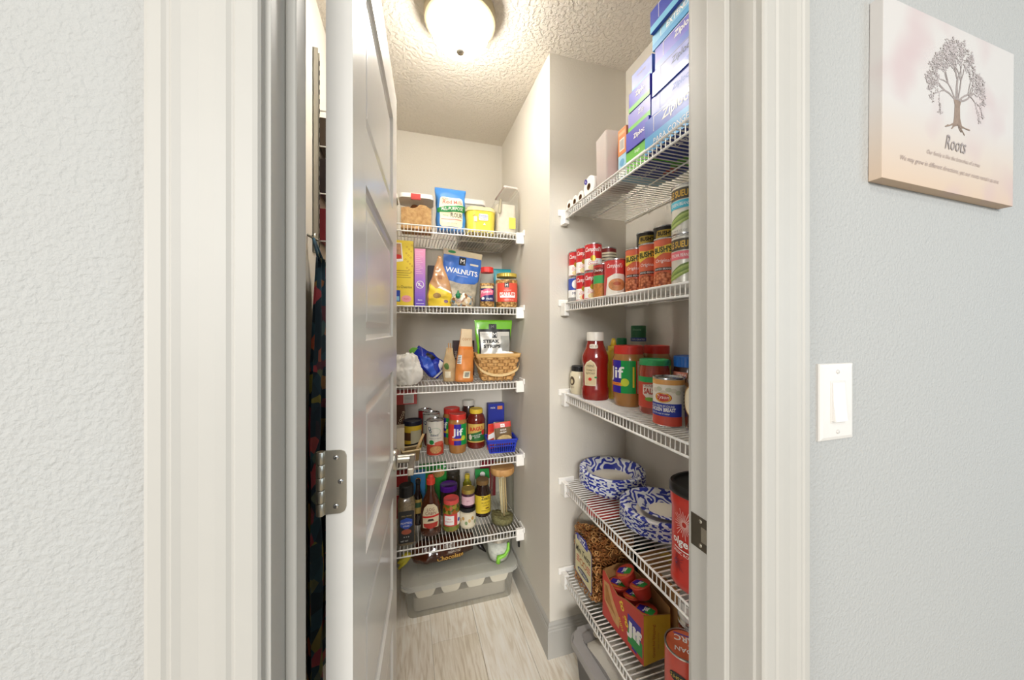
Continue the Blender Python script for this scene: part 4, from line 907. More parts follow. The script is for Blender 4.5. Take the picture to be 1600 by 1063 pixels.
# ---- fifth shelf
def sq_bottle(name, label, x, y, z, w_, h_, mat, capm, cap_r, cap_h, deco, neck=0.72, rz=None):
    t = thing(name, label, 'bottle', (x, y, z), facing(x, y) if rz is None else rz)
    bm = newbm(); r = w_ / 2
    lathe(bm, [(r * 0.92, 0), (r, 0.006), (r, h_ * neck), (r * 0.9, h_ * (neck + 0.05)), (cap_r * 0.95, h_ * (neck + 0.1)), (cap_r * 0.9, h_ - cap_h)], 32, sq=5); obj('body', bm, mat, t, True, autosmooth=50)
    bm = newbm(); lathe(bm, [(cap_r, h_ - cap_h), (cap_r, h_ - 0.004), (cap_r * 0.9, h_)], 32, ridge=0.02); obj('cap', bm, capm, t)
    if deco: p = Print(flat(r + 0.0003)); deco(p, r, h_); p.build(t)
    return t
def montreal(p, r, h):
    p.rect(-r * 0.86, 0.012, r * 0.86, h * 0.60, M('#171718', 0.35), 0, 0.004); p.poly([(-0.026, 0.090), (0.0, 0.070), (0.026, 0.090), (0.026, 0.118), (0.0, 0.126), (-0.026, 0.118)], M('#2a50b8', 0.4), 1); p.text('MONTREAL', 0, 0.103, h=0.009, m=WHT, maxw=0.048); p.text('STEAK', 0, 0.089, h=0.007, m=WHT)
    p.text('GRILL MATES', 0, 0.135, h=0.006, m=M('#c8b070', 0.5), maxw=0.045); p.ell(0.0, 0.063, 0.022, 0.012, M('#a8563c', 0.5), 1); p.text('* * *', 0, 0.040, h=0.006, m=WHT); p.text('NET WT', -0.008, 0.022, h=0.006, m=WHT)
sq_bottle('spice_bottle', 'large square seasoning bottle with black label and blue shield', XatY(635, 1.668), 1.668, Z5, 0.078, 0.262, M('#8a7858', 0.3, 0, 0.35, 0.5, 120), M('#1c1c1c', 0.35), 0.033, 0.050, montreal, 0.70)
jar('sauce_bottle', 'slim dark sauce bottle with yellow label beside the syrup', 'bottle', XatY(653, 1.80), 1.80, Z5, [(0.020, 0), (0.022, 0.004), (0.022, 0.135), (0.012, 0.165), (0.010, 0.205)], M('#1c1210', 0.15, 0, 0.05, 0.6), 0.012, 0.020, BLK, lambda p, r: (p.rect(-0.022, 0.06, 0.022, 0.13, M('#b89a50', 0.5)), p.rect(-0.016, 0.09, 0.016, 0.115, M('#3c5a3c', 0.5), 1)), 0.0222, seg=24)
t = thing('syrup_bottle', 'amber syrup bottle with red cap and arched label', 'bottle', (XatY(673, 1.70), 1.70, Z5), facing(XatY(673, 1.70), 1.70))
bm = newbm(); lathe(bm, [(0.044, 0), (0.050, 0.008), (0.050, 0.030), (0.047, 0.038), (0.047, 0.10), (0.044, 0.135), (0.036, 0.165), (0.022, 0.195), (0.018, 0.215), (0.018, 0.240)], 40, ax=1, ay=0.66); obj('body', bm, M('#4a2412', 0.12, 0, 0.12, 0.8, 40), t, True, autosmooth=50)
bm = newbm(); lathe(bm, [(0.021, 0.238), (0.021, 0.262), (0.016, 0.264), (0.014, 0.276), (0.010, 0.280)], 28, ridge=0.02); obj('cap', bm, M('#d8402e', 0.4), t)
def ell_map(a, b_):
    def f(u, v, o):
        c_ = max(-0.98, min(0.98, u / a)); return (u, -(b_ + o) * math.sqrt(1 - c_ * c_) - o, v)
    return f
p = Print(ell_map(0.0475, 0.0475 * 0.66), 0.008)
p.poly([(-0.036, 0.040), (0.036, 0.040), (0.038, 0.10), (0.030, 0.135), (0.014, 0.153), (-0.014, 0.153), (-0.030, 0.135), (-0.038, 0.10)], M('#e0d2b0', 0.5), 0)
p.text('LOG', 0, 0.128, h=0.015, m=M('#7a2418', 0.5), maxw=0.034); p.text('CABIN', 0, 0.110, h=0.015, m=M('#7a2418', 0.5), maxw=0.050); p.poly([(-0.037, 0.086), (0.038, 0.092), (0.038, 0.101), (-0.037, 0.095)], RED, 1); p.poly([(-0.030, 0.044), (0.0, 0.036), (0.030, 0.044), (0.034, 0.066), (-0.034, 0.060)], M('#b83428', 0.5), 1); p.poly([(-0.016, 0.072), (0.016, 0.074), (0.010, 0.084), (-0.010, 0.083)], M('#3c2c20', 0.5), 2)
p.build(t)
jar('purple_jar', 'jar with glossy violet lid behind the relish jar', 'jar', XatY(701, 1.85), 1.85, Z5, [(0.040, 0), (0.044, 0.006), (0.044, 0.12), (0.038, 0.135)], M('#3c2a20', 0.2, 0, 0.1, 0.5), 0.046, 0.028, M('#5c2490', 0.15, 0.2), ridge=0.0)
PICK = ramp_mat('pickled_peppers', 'cells', 60, [(0.1, '#3c4a18'), (0.4, '#6c7a28'), (0.6, '#98983c'), (0.85, '#a85a24')], 0.2, 0.4, 0.003, coat=0.6)
jar('pepper_jar', 'jar of green peppers with red lid and white and red label', 'jar', XatY(705, 1.715), 1.715, Z5, [(0.038, 0), (0.042, 0.006), (0.042, 0.112), (0.036, 0.132)], PICK, 0.038, 0.020, M('#d8504a', 0.35), lambda p, r: (p.rect(-0.042, 0.028, 0.032, 0.086, M('#d0403c', 0.4)), p.rect(-0.034, 0.034, 0.014, 0.078, WHT, 1), p.text('Hot', -0.010, 0.064, h=0.009, m=RED), p.text('peppers', -0.010, 0.050, h=0.008, m=RED), p.rect(0.032, 0.028, 0.062, 0.086, WHT, 1), p.ell(0.042, 0.052, 0.008, 0.010, BLU, 2)), 0.0422)
xj, yj = XatY(731, 1.715), 1.715
jar('spread_jar', 'white labelled spread jar with black lid under a smaller jar', 'jar', xj, yj, Z5, [(0.037, 0), (0.040, 0.005), (0.040, 0.076), (0.038, 0.082)], M('#d8ccb0', 0.3, 0, 0.05, 0.4), 0.0395, 0.020, M('#141416', 0.3), lambda p, r: (p.rect(-0.055, 0.010, 0.055, 0.072, M('#e6dcc2', 0.5)), *[p.ell(-0.04 + 0.016 * k, 0.040 + 0.012 * math.sin(k * 2.1), 0.007, 0.009, (TAN, M('#c89a50', 0.5), M('#8aa070', 0.5))[k % 3], 1) for k in range(6)]), 0.0402)
jar('jam_jar', 'small jam jar with gold lid and pink label stacked on the black lid', 'jar', xj + 0.002, yj + 0.004, Z5 + 0.0985, [(0.030, 0), (0.033, 0.004), (0.033, 0.058), (0.030, 0.070)], M('#4c2c3c', 0.2, 0, 0.05, 0.5), 0.033, 0.020, M('#b8a050', 0.3, 0.6), lambda p, r: (p.rect(-0.045, 0.012, 0.045, 0.054, M('#e0b8c0', 0.5)), p.text('jam', 0, 0.034, h=0.010, m=M('#a04a68', 0.5))), 0.0332)
jar('mustard_bottle', 'brown jar with yellow label and tan cap beside the tall glass jar', 'jar', XatY(754, 1.80), 1.80, Z5, [(0.040, 0), (0.044, 0.006), (0.044, 0.118), (0.032, 0.148), (0.031, 0.166)], M('#2c1a12', 0.15, 0, 0.05, 0.6), 0.034, 0.022, M('#7a5c34', 0.4), lambda p, r: (p.rect(-0.052, 0.020, 0.052, 0.112, M('#e6c83c', 0.4)), p.text("Zoe's", 0.016, 0.100, h=0.018, m=BLK, maxw=0.046, bold=0.02, layer=3), p.rect(-0.006, 0.034, 0.046, 0.036, BROWN, 1), p.text('ROASTED', 0.020, 0.076, h=0.008, m=BROWN), p.text('GARLIC', 0.020, 0.062, h=0.008, m=BROWN), p.rect(0.016, 0.044, 0.036, 0.050, BROWN, 1)), 0.0442)
t = thing('juice_carton', 'carton with green gable top and round cap behind the yellow labelled jar', 'carton', (XatY(753, 1.945), 1.945, Z5), R(-5))
bm = newbm(); box(bm, -0.040, 0.040, -0.035, 0.035, 0, 0.135, 0.002); obj('body', bm, M('#d8dcc8', 0.4), t)
bm = newbm(); prism(bm, [(-0.035, 0.135), (0.035, 0.135), (0.003, 0.178), (-0.003, 0.178)], 'x', -0.040, 0.040); obj('gable_top', bm, M('#1f9a44', 0.4), t)
bm = newbm(); lathe(bm, [(0.015, 0), (0.015, 0.012), (0.013, 0.014)], 22, ridge=0.03); obj('cap', bm, WHT, t, False, (0.0, -0.023, 0.152), (R(48), 0, 0))
jar('lemon_bottle', 'small yellow lemon juice bottle behind the stacked jars', 'bottle', XatY(730, 1.90), 1.90, Z5, [(0.020, 0), (0.024, 0.006), (0.024, 0.130), (0.012, 0.150), (0.012, 0.160)], M('#b8b432', 0.25, 0, 0.06, 0.5), 0.014, 0.020, M('#e0c83c', 0.4), lambda p, r: p.rect(-0.03, 0.05, 0.03, 0.11, M('#2c3c1c', 0.4)), 0.0242, seg=24)
jar('dark_lid_jar', 'jar with dark bronze lid behind the violet lid', 'jar', XatY(708, 1.965), 1.965, Z5, [(0.036, 0), (0.039, 0.005), (0.039, 0.150), (0.034, 0.165)], M('#3c3428', 0.2, 0, 0.1, 0.5), 0.037, 0.022, M('#4a443a', 0.4, 0.4))
carton('green_box', 'green snack box with cracker picture at the back', 'food box', XatY(676, 1.985), 1.985, Z5, 0.150, 0.04, 0.222, M('#2c9a3c', 0.45), lambda p, w_, h_: (p.ell(0.030, 0.175, 0.034, 0.024, M('#dba862', 0.5, 0, 0.3, 0, 100)), p.ell(0.064, 0.208, 0.008, 0.006, WHT, 1)))
carton('blue_box', 'blue food box behind the slim sauce bottle', 'food box', XatY(653, 1.93), 1.925, Z5, 0.076, 0.05, 0.214, M('#3f8ac4', 0.45), lambda p, w_, h_: (p.ell(0.0, 0.175, 0.014, 0.014, M('#e0b040', 0.5)), p.ell(0.002, 0.176, 0.006, 0.010, RED, 1)))
carton('red_box', 'red food box behind the large seasoning bottle', 'food box', XatY(620, 1.90), 1.90, Z5, 0.110, 0.05, 0.232, M('#b03030', 0.45), lambda p, w_, h_: (p.rect(-0.02, 0.120, 0.05, 0.165, M('#d8c8c0', 0.5)), *[p.rect(-0.016, 0.125 + 0.008 * i, 0.044, 0.128 + 0.008 * i, GREY, 1) for i in range(5)]))
carton('red_carton', 'tall red carton behind the wooden lidded jar', 'food box', XatY(762, 1.99), 1.99, Z5, 0.088, 0.035, 0.206, M('#8a2430', 0.45))
tg = thing('glass_jar', 'tall clear glass jar with wooden lid holding bread sticks', 'jar', (0.462, 1.70, Z5))
bm = newbm(); lathe(bm, [(0.056, 0), (0.060, 0.006), (0.060, 0.245), (0.057, 0.252)], 48, cap1=False); obj('glass', bm, M_GLASS, tg, True, autosmooth=50)
bm = newbm(); lathe(bm, [(0.055, 0.246), (0.060, 0.2535), (0.062, 0.257), (0.062, 0.278), (0.060, 0.282)], 48); obj('wooden_lid', bm, ramp_mat('lid_wood', 'noise', 14, [(0.3, '#a8743c'), (0.7, '#d2a468')], 0.6, 0.1, 0.001, 4, (1, 6, 1)), tg, True, autosmooth=40)
random.seed(8); 
for k in range(16):
    a, rr = random.uniform(0, 6.28), random.uniform(0.0, 0.018)
    bx0, by0 = 0.012 + rr * math.cos(a), 0.004 + rr * math.sin(a)
    bm = newbm(); tube(bm, [(bx0, by0, 0.012), (bx0 - 0.012 + random.uniform(-0.006, 0.006), by0 + random.uniform(-0.006, 0.006), 0.228 + random.uniform(-0.01, 0.012))], 0.0038, 6)
    obj('bread_stick', bm, M(('#d8c49a', '#c8ae80', '#e2d4b0')[k % 3], 0.7, 0, 0.15, 0, 90), tg, True)
bm = newbm()
def herb(a, b):
    q = 2 * math.pi * a; rr = 0.055 * b; return (rr * math.cos(q), rr * math.sin(q), 0.022 + 0.030 * (noise.noise(Vector((rr * math.cos(q) * 60, rr * math.sin(q) * 60, 2.0))) * 0.5 + 0.5) * (1 - 0.6 * b) + 0.018 * max(0, -math.cos(q)) * b)
g = sheet(bm, herb, 36, 8, closed=True); low = [bm.verts.new((r_[-1].co.x, r_[-1].co.y, 0.006)) for r_ in g]
for k in range(36): bm.faces.new((g[k][-1], g[(k + 1) % 36][-1], low[(k + 1) % 36], low[k]))
bm.faces.new(low); obj('dried_herbs', bm, M('#8a8258', 0.9, 0, 0.4, 0, 160), tg, True)

# ---- floor: clear bin, chocolate bag and pitcher on its lid
bn = thing('storage_bin', 'long clear storage bin with lid and white trays inside on the floor', 'storage bin', (0.246, 1.815, 0.0004))
BWD, BDP = 0.508, 0.375
bm = newbm(); rbox(bm, BWD + 0.012, BDP + 0.012, 0.132, 0.030, taper=0.045, top=False); bmesh.ops.solidify(bm, geom=bm.faces[:], thickness=0.002); obj('bin_body', bm, M_FROST, bn, True, autosmooth=40)
bm = newbm(); rbox(bm, BWD + 0.050, BDP + 0.030, 0.024, 0.034, 0.130)
bmesh.ops.bevel(bm, geom=[e for e in bm.edges if abs(e.verts[0].co.z - e.verts[1].co.z) < 1e-6], offset=0.006, segments=3, affect='EDGES')
lid = obj('bin_lid', bm, clear_mat('bin_lid_plastic', '#f8f9f6', 0.2, 0.45, '#f6f6f2', 0.12), bn, True, autosmooth=40)
bm = newbm(); rbox(bm, BWD - 0.10, BDP - 0.09, 0.004, 0.02, 0.1538); obj('lid_step', bm, M_FROST, lid)
for k in range(4):
    x0 = -0.170 + k * 0.119
    bm = newbm(); prism(bm, [(x0 - 0.055, 0.116), (x0 + 0.055, 0.116), (x0 + 0.036, 0.072), (x0 + 0.022, 0.068), (x0 - 0.022, 0.068), (x0 - 0.036, 0.072)], 'y', -0.165, 0.120, 0.003); obj('white_tray', bm, M('#efe8d8', 0.6), bn)
bm = newbm(); rbox(bm, BWD - 0.06, BDP - 0.06, 0.06, 0.02, 0.006); obj('grey_liner', bm, M('#b4ada0', 0.7), bn)
def loaf_print(p):
    p.text('Chocolate', 0.010, 0.20, h=0.024, m=M('#e0b060', 0.4), rot=R(-90), maxw=0.12, bold=0.02); p.text('ROASTED', -0.016, 0.22, h=0.009, m=WHT, rot=R(-90)); p.text('SELECT', -0.040, 0.20, h=0.010, m=M('#d8d0c0', 0.4), rot=R(-90))
    p.poly([(-0.022, 0.03), (-0.026, 0.10), (-0.026, 0.30), (-0.016, 0.30), (-0.018, 0.10), (-0.016, 0.03)], M('#c89a4c', 0.4), 1)
ch = pouch('chocolate_bag', 'shiny brown food bag with gold lettering lying on the bin lid', 'snack bag', 0.010, 1.742, 0.1590 + 0.066, 0.312, prof((0, 0.02), (0.06, 0.08), (0.25, 0.112), (0.75, 0.112), (0.95, 0.09), (1, 0.08)), prof((0, 0.02), (0.06, 0.07), (0.25, 0.108), (0.7, 0.104), (0.92, 0.04), (1, 0.006)), M('#4a2412', 0.14, 0, 0.25, 0.6, 26), None, rot=(0, R(90), R(4)), crumple=0.016, seed=21)
def bagmap(u, v, o):
    # bag axis lies along local z; print on the side that looks to -Y
    hw = prof((0, 0.02), (0.06, 0.08), (0.25, 0.112), (0.75, 0.112), (0.95, 0.09), (1, 0.08))(v / 0.33) / 2; hd = prof((0, 0.02), (0.06, 0.07), (0.25, 0.108), (0.7, 0.104), (0.92, 0.04), (1, 0.006))(v / 0.33) / 2
    c_ = max(-0.97, min(0.97, u / hw)); s_ = (1 - abs(c_) ** 2.4) ** (1 / 2.4)
    return (u, -hd * s_ - 0.0065 - o, v)
p = Print(bagmap, 0.01)
p.text('Chocolate', 0.018, 0.185, h=0.026, m=M('#dca94e', 0.35), rot=R(-90) + math.pi, maxw=0.13, bold=0.02); p.text('ROASTED', -0.006, 0.205, h=0.010, m=M('#d8c8b0', 0.4), rot=R(90)); p.text('SELECT', -0.034, 0.18, h=0.010, m=M('#d8d0c0', 0.4), rot=R(90))
p.build(ch)
bm = newbm()
for a0, L in ((200, 0.075), (250, 0.07), (160, 0.05)):
    dx, dz = math.cos(R(a0)), math.sin(R(a0))
    tube(bm, [(0, 0, 0.004), (0.3 * L * -dz, -0.010, -0.4 * L), (L * -dz * 0.7, -0.018, -L * 0.8)], [0.008, 0.016, 0.005], 6)
obj('yellow_tie', bm, M('#d8cc3c', 0.4, 0, 0.1), ch, True)
bm = newbm(); tube(bm, [(0.0, -0.01, 0.325), (0.02, -0.03, 0.345), (0.046, -0.045, 0.37)], [0.012, 0.014, 0.003], 6); obj('black_tail', bm, M('#1a1614', 0.3), ch, True)
pt = thing('pitcher', 'clear plastic jug with silver lid and green scoop inside on the bin lid', 'jug', (0.440, 1.690, 0.1580))
bm = newbm(); lathe(bm, [(0.034, 0), (0.050, 0.008), (0.066, 0.045), (0.069, 0.09), (0.069, 0.115)], 40); obj('jug', bm, M_GLASS, pt, True, autosmooth=50)
bm = newbm(); lathe(bm, [(0.068, 0.1155), (0.068, 0.136), (0.064, 0.140)], 40); obj('lid', bm, M('#bdb8ac', 0.3, 0.8), pt, True, autosmooth=40)
bm = newbm(); lathe(bm, [(0.030, 0.006), (0.045, 0.012), (0.056, 0.045), (0.058, 0.092)], 32); obj('white_contents', bm, M('#dcdad2', 0.6, 0, 0.2, 0, 70), pt, True)
bm = newbm(); tube(bm, [(-0.018, -0.060, 0.020), (-0.016, -0.064, 0.046), (0.016, -0.062, 0.050), (0.034, -0.056, 0.070), (0.036, -0.056, 0.105)], [0.012, 0.012, 0.008, 0.008, 0.006], 8); obj('green_scoop', bm, M('#8ad040', 0.4), pt, True)
bm = newbm(); tube(bm, [(0.066, 0.0, 0.125), (0.098, -0.012, 0.122), (0.108, -0.016, 0.09), (0.106, -0.016, 0.05)], [0.010, 0.014, 0.013, 0.008], 8); obj('black_handle', bm, M('#161618', 0.35), pt, True)

# ================================================================== SHELVES BESIDE THE DOORWAY
# ---- top: paper rolls, plastic box, stacked cartons of freezer bags
RL = R(-90)                                     # turned so that the front looks across the aisle
for k, (yy, wh) in enumerate(((1.2515, 'touching the return wall'), (1.2040, 'between two other plain rolls'), (1.1565, 'beside the wrapped roll'))):
    t = thing('paper_roll', 'plain white paper roll with brown core ' + wh, 'paper roll', (0.618, yy, Z1 + 0.0236), 0, 'plain paper rolls on the top shelf', (0, R(90), 0))
    bm = newbm(); lathe(bm, [(0.011, 0.0), (0.0226, 0.0), (0.0235, 0.001), (0.0235, 0.119), (0.0226, 0.12), (0.011, 0.12)], 32, cap0=False, cap1=False); obj('paper', bm, M('#e4e1da', 0.8, 0, 0.03), t, True, autosmooth=40)
    bm = newbm(); lathe(bm, [(0.011, 0.120), (0.011, -0.0006), (0.0095, -0.0006), (0.0095, 0.115), (0.002, 0.115)], 24, cap0=False); obj('cardboard_core', bm, M('#6e4c2a', 0.8), t, True, autosmooth=40)
t = thing('wrapped_roll', 'larger wrapped paper roll with violet logo beside the plain rolls', 'paper roll', (0.618, 1.0945, Z1 + 0.0382), 0, None, (0, R(90), 0))
bm = newbm(); lathe(bm, [(0.012, 0.0), (0.036, 0.0), (0.038, 0.002), (0.038, 0.119), (0.036, 0.12), (0.012, 0.12)], 36, cap0=False, cap1=False); obj('paper', bm, M('#efece6', 0.5, 0, 0.03), t, True, autosmooth=40)
bm = newbm(); lathe(bm, [(0.012, 0.120), (0.012, -0.0006), (0.010, -0.0006), (0.010, 0.115), (0.002, 0.115)], 24, cap0=False); obj('cardboard_core', bm, M('#6e4c2a', 0.8), t, True, autosmooth=40)
p = Print(lambda u, v, o: (-v, u, -o - 0.0004)); p.ell(0.020, 0.024, 0.013, 0.009, M('#3a2c90', 0.4), 0, rot=0.7); p.text('soft', 0.020, 0.024, h=0.005, m=WHT, rot=0.7); p.build(t, 'logo')
t = thing('plastic_box', 'upright translucent white plastic box between paper rolls and freezer bag cartons', 'plastic box', (0.672, 1.003, Z1), R(-6))
bm = newbm(); rbox(bm, 0.116, 0.080, 0.172, 0.006, taper=0.05, top=False); bmesh.ops.solidify(bm, geom=bm.faces[:], thickness=0.0015); obj('box', bm, M_FROST2, t)
bm = newbm(); box(bm, -0.02, 0.040, -0.030, 0.030, 0.006, 0.120, 0.004); obj('red_packet', bm, M('#c8504c', 0.5), t)
def zbox(label, x0, x1, y0, y1, z, h_, mat, deco=None, deco_end=None, tilt=None, deco_bottom=None):
    """carton whose long face looks across the aisle (to -X) and whose end looks to the back"""
    t = thing('freezer_bag_box', label, 'carton', ((x0 + x1) / 2, (y0 + y1) / 2, z), 0, None, tilt or (0, 0, 0))
    w_, d_ = x1 - x0, y1 - y0
    bm = newbm(); box(bm, -w_ / 2, w_ / 2, -d_ / 2, d_ / 2, 0, h_, 0.0012); obj('carton', bm, mat, t)
    if deco: p = Print(flat_left(-w_ / 2)); deco(p, d_, h_); p.build(t)
    if deco_bottom: p = Print(lambda u, v, o: (v, u, -o * 0.3)); deco_bottom(p, d_, w_); p.build(t, 'bottom_print')
    return t
ZB, ZL, ZP, ZG, ZW = M('#2f55b8', 0.35, 0, 0.04, 0.2), M('#3f9ad0', 0.35, 0, 0.04, 0.2), M('#5a55c0', 0.35, 0, 0.05, 0.2), M('#6fc044', 0.4, 0, 0.03), ramp_mat('lilac_white_card', 'noise', 9, [(0.35, '#6f7ac4'), (0.55, '#9aa2d4'), (0.7, '#b9bfdf')], 0.4)
def zip_deco(low, high, txt, wcol=WHT, extra=None, split=0.5):
    def f(p, d_, h_):
        p.rect(-d_ / 2, 0, d_ / 2, h_ * split, low, 0); p.rect(-d_ / 2, h_ * split, d_ / 2, h_, high, 0)
        p.text(txt, -d_ * 0.06, h_ * (split + (1 - split) * 0.5), h=h_ * 0.34, m=wcol, bold=0.02, shear=0.15, maxw=d_ * 0.5); p.line([(-d_ * 0.36, h_ * (split + 0.04)), (-d_ * 0.36, h_ * 0.96), (d_ * 0.24, h_ * 0.96)], 0.0015, wcol, 1)
        if extra: p.text(extra, -d_ * 0.05, h_ * split * 0.5, h=h_ * split * 0.32, m=WHT, maxw=d_ * 0.62)
        p.text('38', d_ * 0.40, h_ * split * 0.5, h=h_ * 0.2, m=WHT)
    return f
def under(p, d_, w_):
    p.rect(-d_ / 2 + 0.002, -w_ / 2 + 0.002, d_ / 2 - 0.002, w_ / 2 - 0.002, M('#22388c', 0.4), 0); p.text('Ziploc', 0.02, -0.025, h=0.03, m=WHT, rot=R(180)); p.ell(-0.06, 0.02, 0.035, 0.022, M('#5a9a3c', 0.5, 0, 0.2, 0, 60), 1); p.ell(-0.01, 0.03, 0.03, 0.015, M('#b8402c', 0.5, 0, 0.2), 1)
zbox('blue freezer bag carton with light blue lower band at the front of the shelf', 0.620, 0.748, 0.545, 0.792, Z1, 0.092, ZB, zip_deco(ZL, ZB, 'Ziploc', extra='PARA CONGELAR'), deco_bottom=under)
zbox('white faced storage bag carton second from the bottom of the near stack', 0.630, 0.754, 0.545, 0.778, Z1 + 0.0925, 0.056, ZB, zip_deco(ZB, ZW, 'Ziploc', BLU, split=0.2))
zbox('blue and white sandwich bag carton third from the bottom of the near stack', 0.626, 0.750, 0.545, 0.770, Z1 + 0.149, 0.062, ZB, zip_deco(ZB, ZW, 'Ziploc', NAVY, split=0.32))
zbox('violet and white bag carton fourth from the bottom of the near stack', 0.630, 0.752, 0.545, 0.764, Z1 + 0.2115, 0.060, ZP, zip_deco(ZB, ZP, 'Ziploc', WHT, split=0.35))
zbox('light blue freezer bag carton fifth from the bottom of the near stack', 0.628, 0.752, 0.545, 0.772, Z1 + 0.272, 0.040, ZL, zip_deco(ZL, M('#7fc0e0', 0.4), 'EXTENDED', WHT, split=0.4))
zbox('deep blue bag carton on the very top of the near stack', 0.618, 0.742, 0.540, 0.768, Z1 + 0.3126, 0.058, ZB, zip_deco(M('#6ab8dc', 0.4), M('#2438a8', 0.35), 'Ziploc', WHT, split=0.30))
zbox('green banded bag carton at the bottom of the far stack', 0.640, 0.80, 0.798, 0.905, Z1, 0.064, ZG, lambda p, d_, h_: (p.rect(-d_ / 2, 0.0, d_ / 2, 0.03, ZG), p.rect(-d_ / 2, 0.03, d_ / 2, 0.036, WHT, 1), p.text('bags', 0, 0.05, h=0.012, m=WHT)), deco_bottom=under)
zbox('violet bag carton second from the bottom of the far stack', 0.636, 0.796, 0.798, 0.900, Z1 + 0.0645, 0.056, ZP, lambda p, d_, h_: (p.text('Ziploc', 0.01, 0.028, h=0.018, m=WHT, bold=0.02, maxw=0.07),))
zbox('lilac bag carton with green edge in the middle of the far stack', 0.642, 0.80, 0.798, 0.898, Z1 + 0.121, 0.058, M('#8d88d0', 0.35), lambda p, d_, h_: (p.rect(-d_ / 2, 0, d_ / 2, 0.016, ZG), p.text('Zip', 0.01, 0.038, h=0.018, m=WHT, maxw=0.07)))
zbox('violet blue bag carton near the top of the far stack', 0.640, 0.80, 0.798, 0.892, Z1 + 0.1795, 0.058, M('#4a44b8', 0.35), lambda p, d_, h_: (p.rect(-d_ / 2, 0, d_ / 2, 0.014, ZG), p.text('Ziplo', 0.006, 0.036, h=0.018, m=WHT, maxw=0.07, bold=0.02)))
zbox('white bag carton on the top of the far stack', 0.646, 0.80, 0.796, 0.886, Z1 + 0.238, 0.054, ZW, lambda p, d_, h_: (p.rect(-d_ / 2, 0, d_ / 2, 0.010, M('#8ab8dc', 0.4)), p.text('storage bags', 0, 0.036, h=0.007, m=M('#a8846c', 0.5))))
carton('light_blue_carton', 'slim light blue carton standing beside the freezer bag cartons', 'carton', 0.716, 0.928, Z1, 0.15, 0.040, 0.075, M('#a8d0e4', 0.4), None, sides=[('end_print', flat_left(-0.075), lambda p: (p.rect(-0.018, 0.004, 0.018, 0.035, WHT), p.ell(0, 0.05, 0.012, 0.012, M('#6aa8d0', 0.5), 0)))])
carton('orange_carton', 'orange carton with barcode on top of the slim light blue carton', 'carton', 0.716, 0.929, Z1 + 0.0755, 0.15, 0.042, 0.082, M('#e08a4c', 0.4), None, sides=[('end_print', flat_left(-0.075), lambda p: (p.rect(-0.012, 0.012, 0.014, 0.050, M('#f0e6d8', 0.5)), *[p.rect(-0.009 + 0.0034 * i, 0.016, -0.0072 + 0.0034 * i, 0.046, GREY, 1) for i in range(6)], p.rect(-0.016, 0.062, 0.016, 0.072, M('#f0b080', 0.5))))])

# ---- second: cans
CR = M('#c9262a', 0.35, 0, 0.02, 0.2)
def soup(p, r, h):
    hw = 0.074
    p.rect(-0.1, 0.006, 0.1, h * 0.46, WHT, 0); p.text("Campbell's", 0.0, h * 0.76, h=0.021, m=WHT, shear=0.35, width=0.062, bold=0.01); p.ell(0, h * 0.46, 0.010, 0.010, M('#b8962c', 0.35, 0.5), 1); p.text('Cream of', 0, h * 0.35, h=0.006, m=RED); p.text('Chicken', 0.0, h * 0.27, h=0.008, m=RED); p.ell(0.004, h * 0.14, 0.022, 0.011, M('#ecd8a4', 0.5, 0, 0.15, 0, 90), 1); p.rect(0.055, 0.01, 0.095, h - 0.006, M('#b8242a', 0.4), 2)
    for i in range(5): p.rect(0.060, h * 0.50 + 0.009 * i, 0.088, h * 0.50 + 0.009 * i + 0.003, WHT, 3)
def soup_t(p, r, h):
    soup(p, r, h); p.ell(0.006, h * 0.15, 0.014, 0.013, RED, 2); p.ell(0.010, h * 0.27, 0.006, 0.003, GRN, 3)
H1, R1_ = 0.1015, 0.0311
S = [(0.648, 1.247), (0.648, 1.182), (0.648, 1.117)]
can('soup_can', 'blue and white labelled can at the bottom nearest the return wall', 'can', S[0][0], S[0][1], Z2, R1_, H1, WHT, lambda p, r, h: (p.rect(-0.1, 0.05, 0.1, h - 0.006, M('#3450b0', 0.4)), p.ell(0.0, 0.072, 0.018, 0.018, WHT, 1), p.rect(-0.1, 0.004, 0.1, 0.02, GREY, 1), p.text('MILK', 0, 0.036, h=0.010, m=NAVY)))
can('soup_can', 'red and white soup can with tomato picture, bottom row beside the blue can', 'can', S[1][0], S[1][1], Z2, R1_, H1, CR, soup_t)
can('soup_can', 'red and white soup can with cream picture, bottom row beside the tomato can', 'can', S[2][0], S[2][1], Z2, R1_, H1, CR, soup)
for i, d in enumerate(('on the blue can', 'on the tomato soup can', 'on the bottom row cream soup can')):
    can('soup_can', 'red and white soup can stacked ' + d, 'can', S[i][0] + 0.001, S[i][1], Z2 + H1 + 0.0006, R1_, H1, CR, soup)
can('small_can', 'dark banded can standing behind the soup cans at the bottom', 'can', 0.728, 1.145, Z2, R1_, H1, M('#3a2c26', 0.4))
can('small_can', 'cream and red banded can on top behind the soup cans', 'can', 0.728, 1.145, Z2 + H1 + 0.0006, R1_, 0.098, M('#8a2c28', 0.4), lambda p, r, h: (p.rect(-0.06, 0.02, 0.09, 0.08, CREAM), *[p.rect(-0.06, 0.026 + 0.011 * i, 0.09, 0.029 + 0.011 * i, M('#5c4438', 0.5), 1) for i in range(5)]))
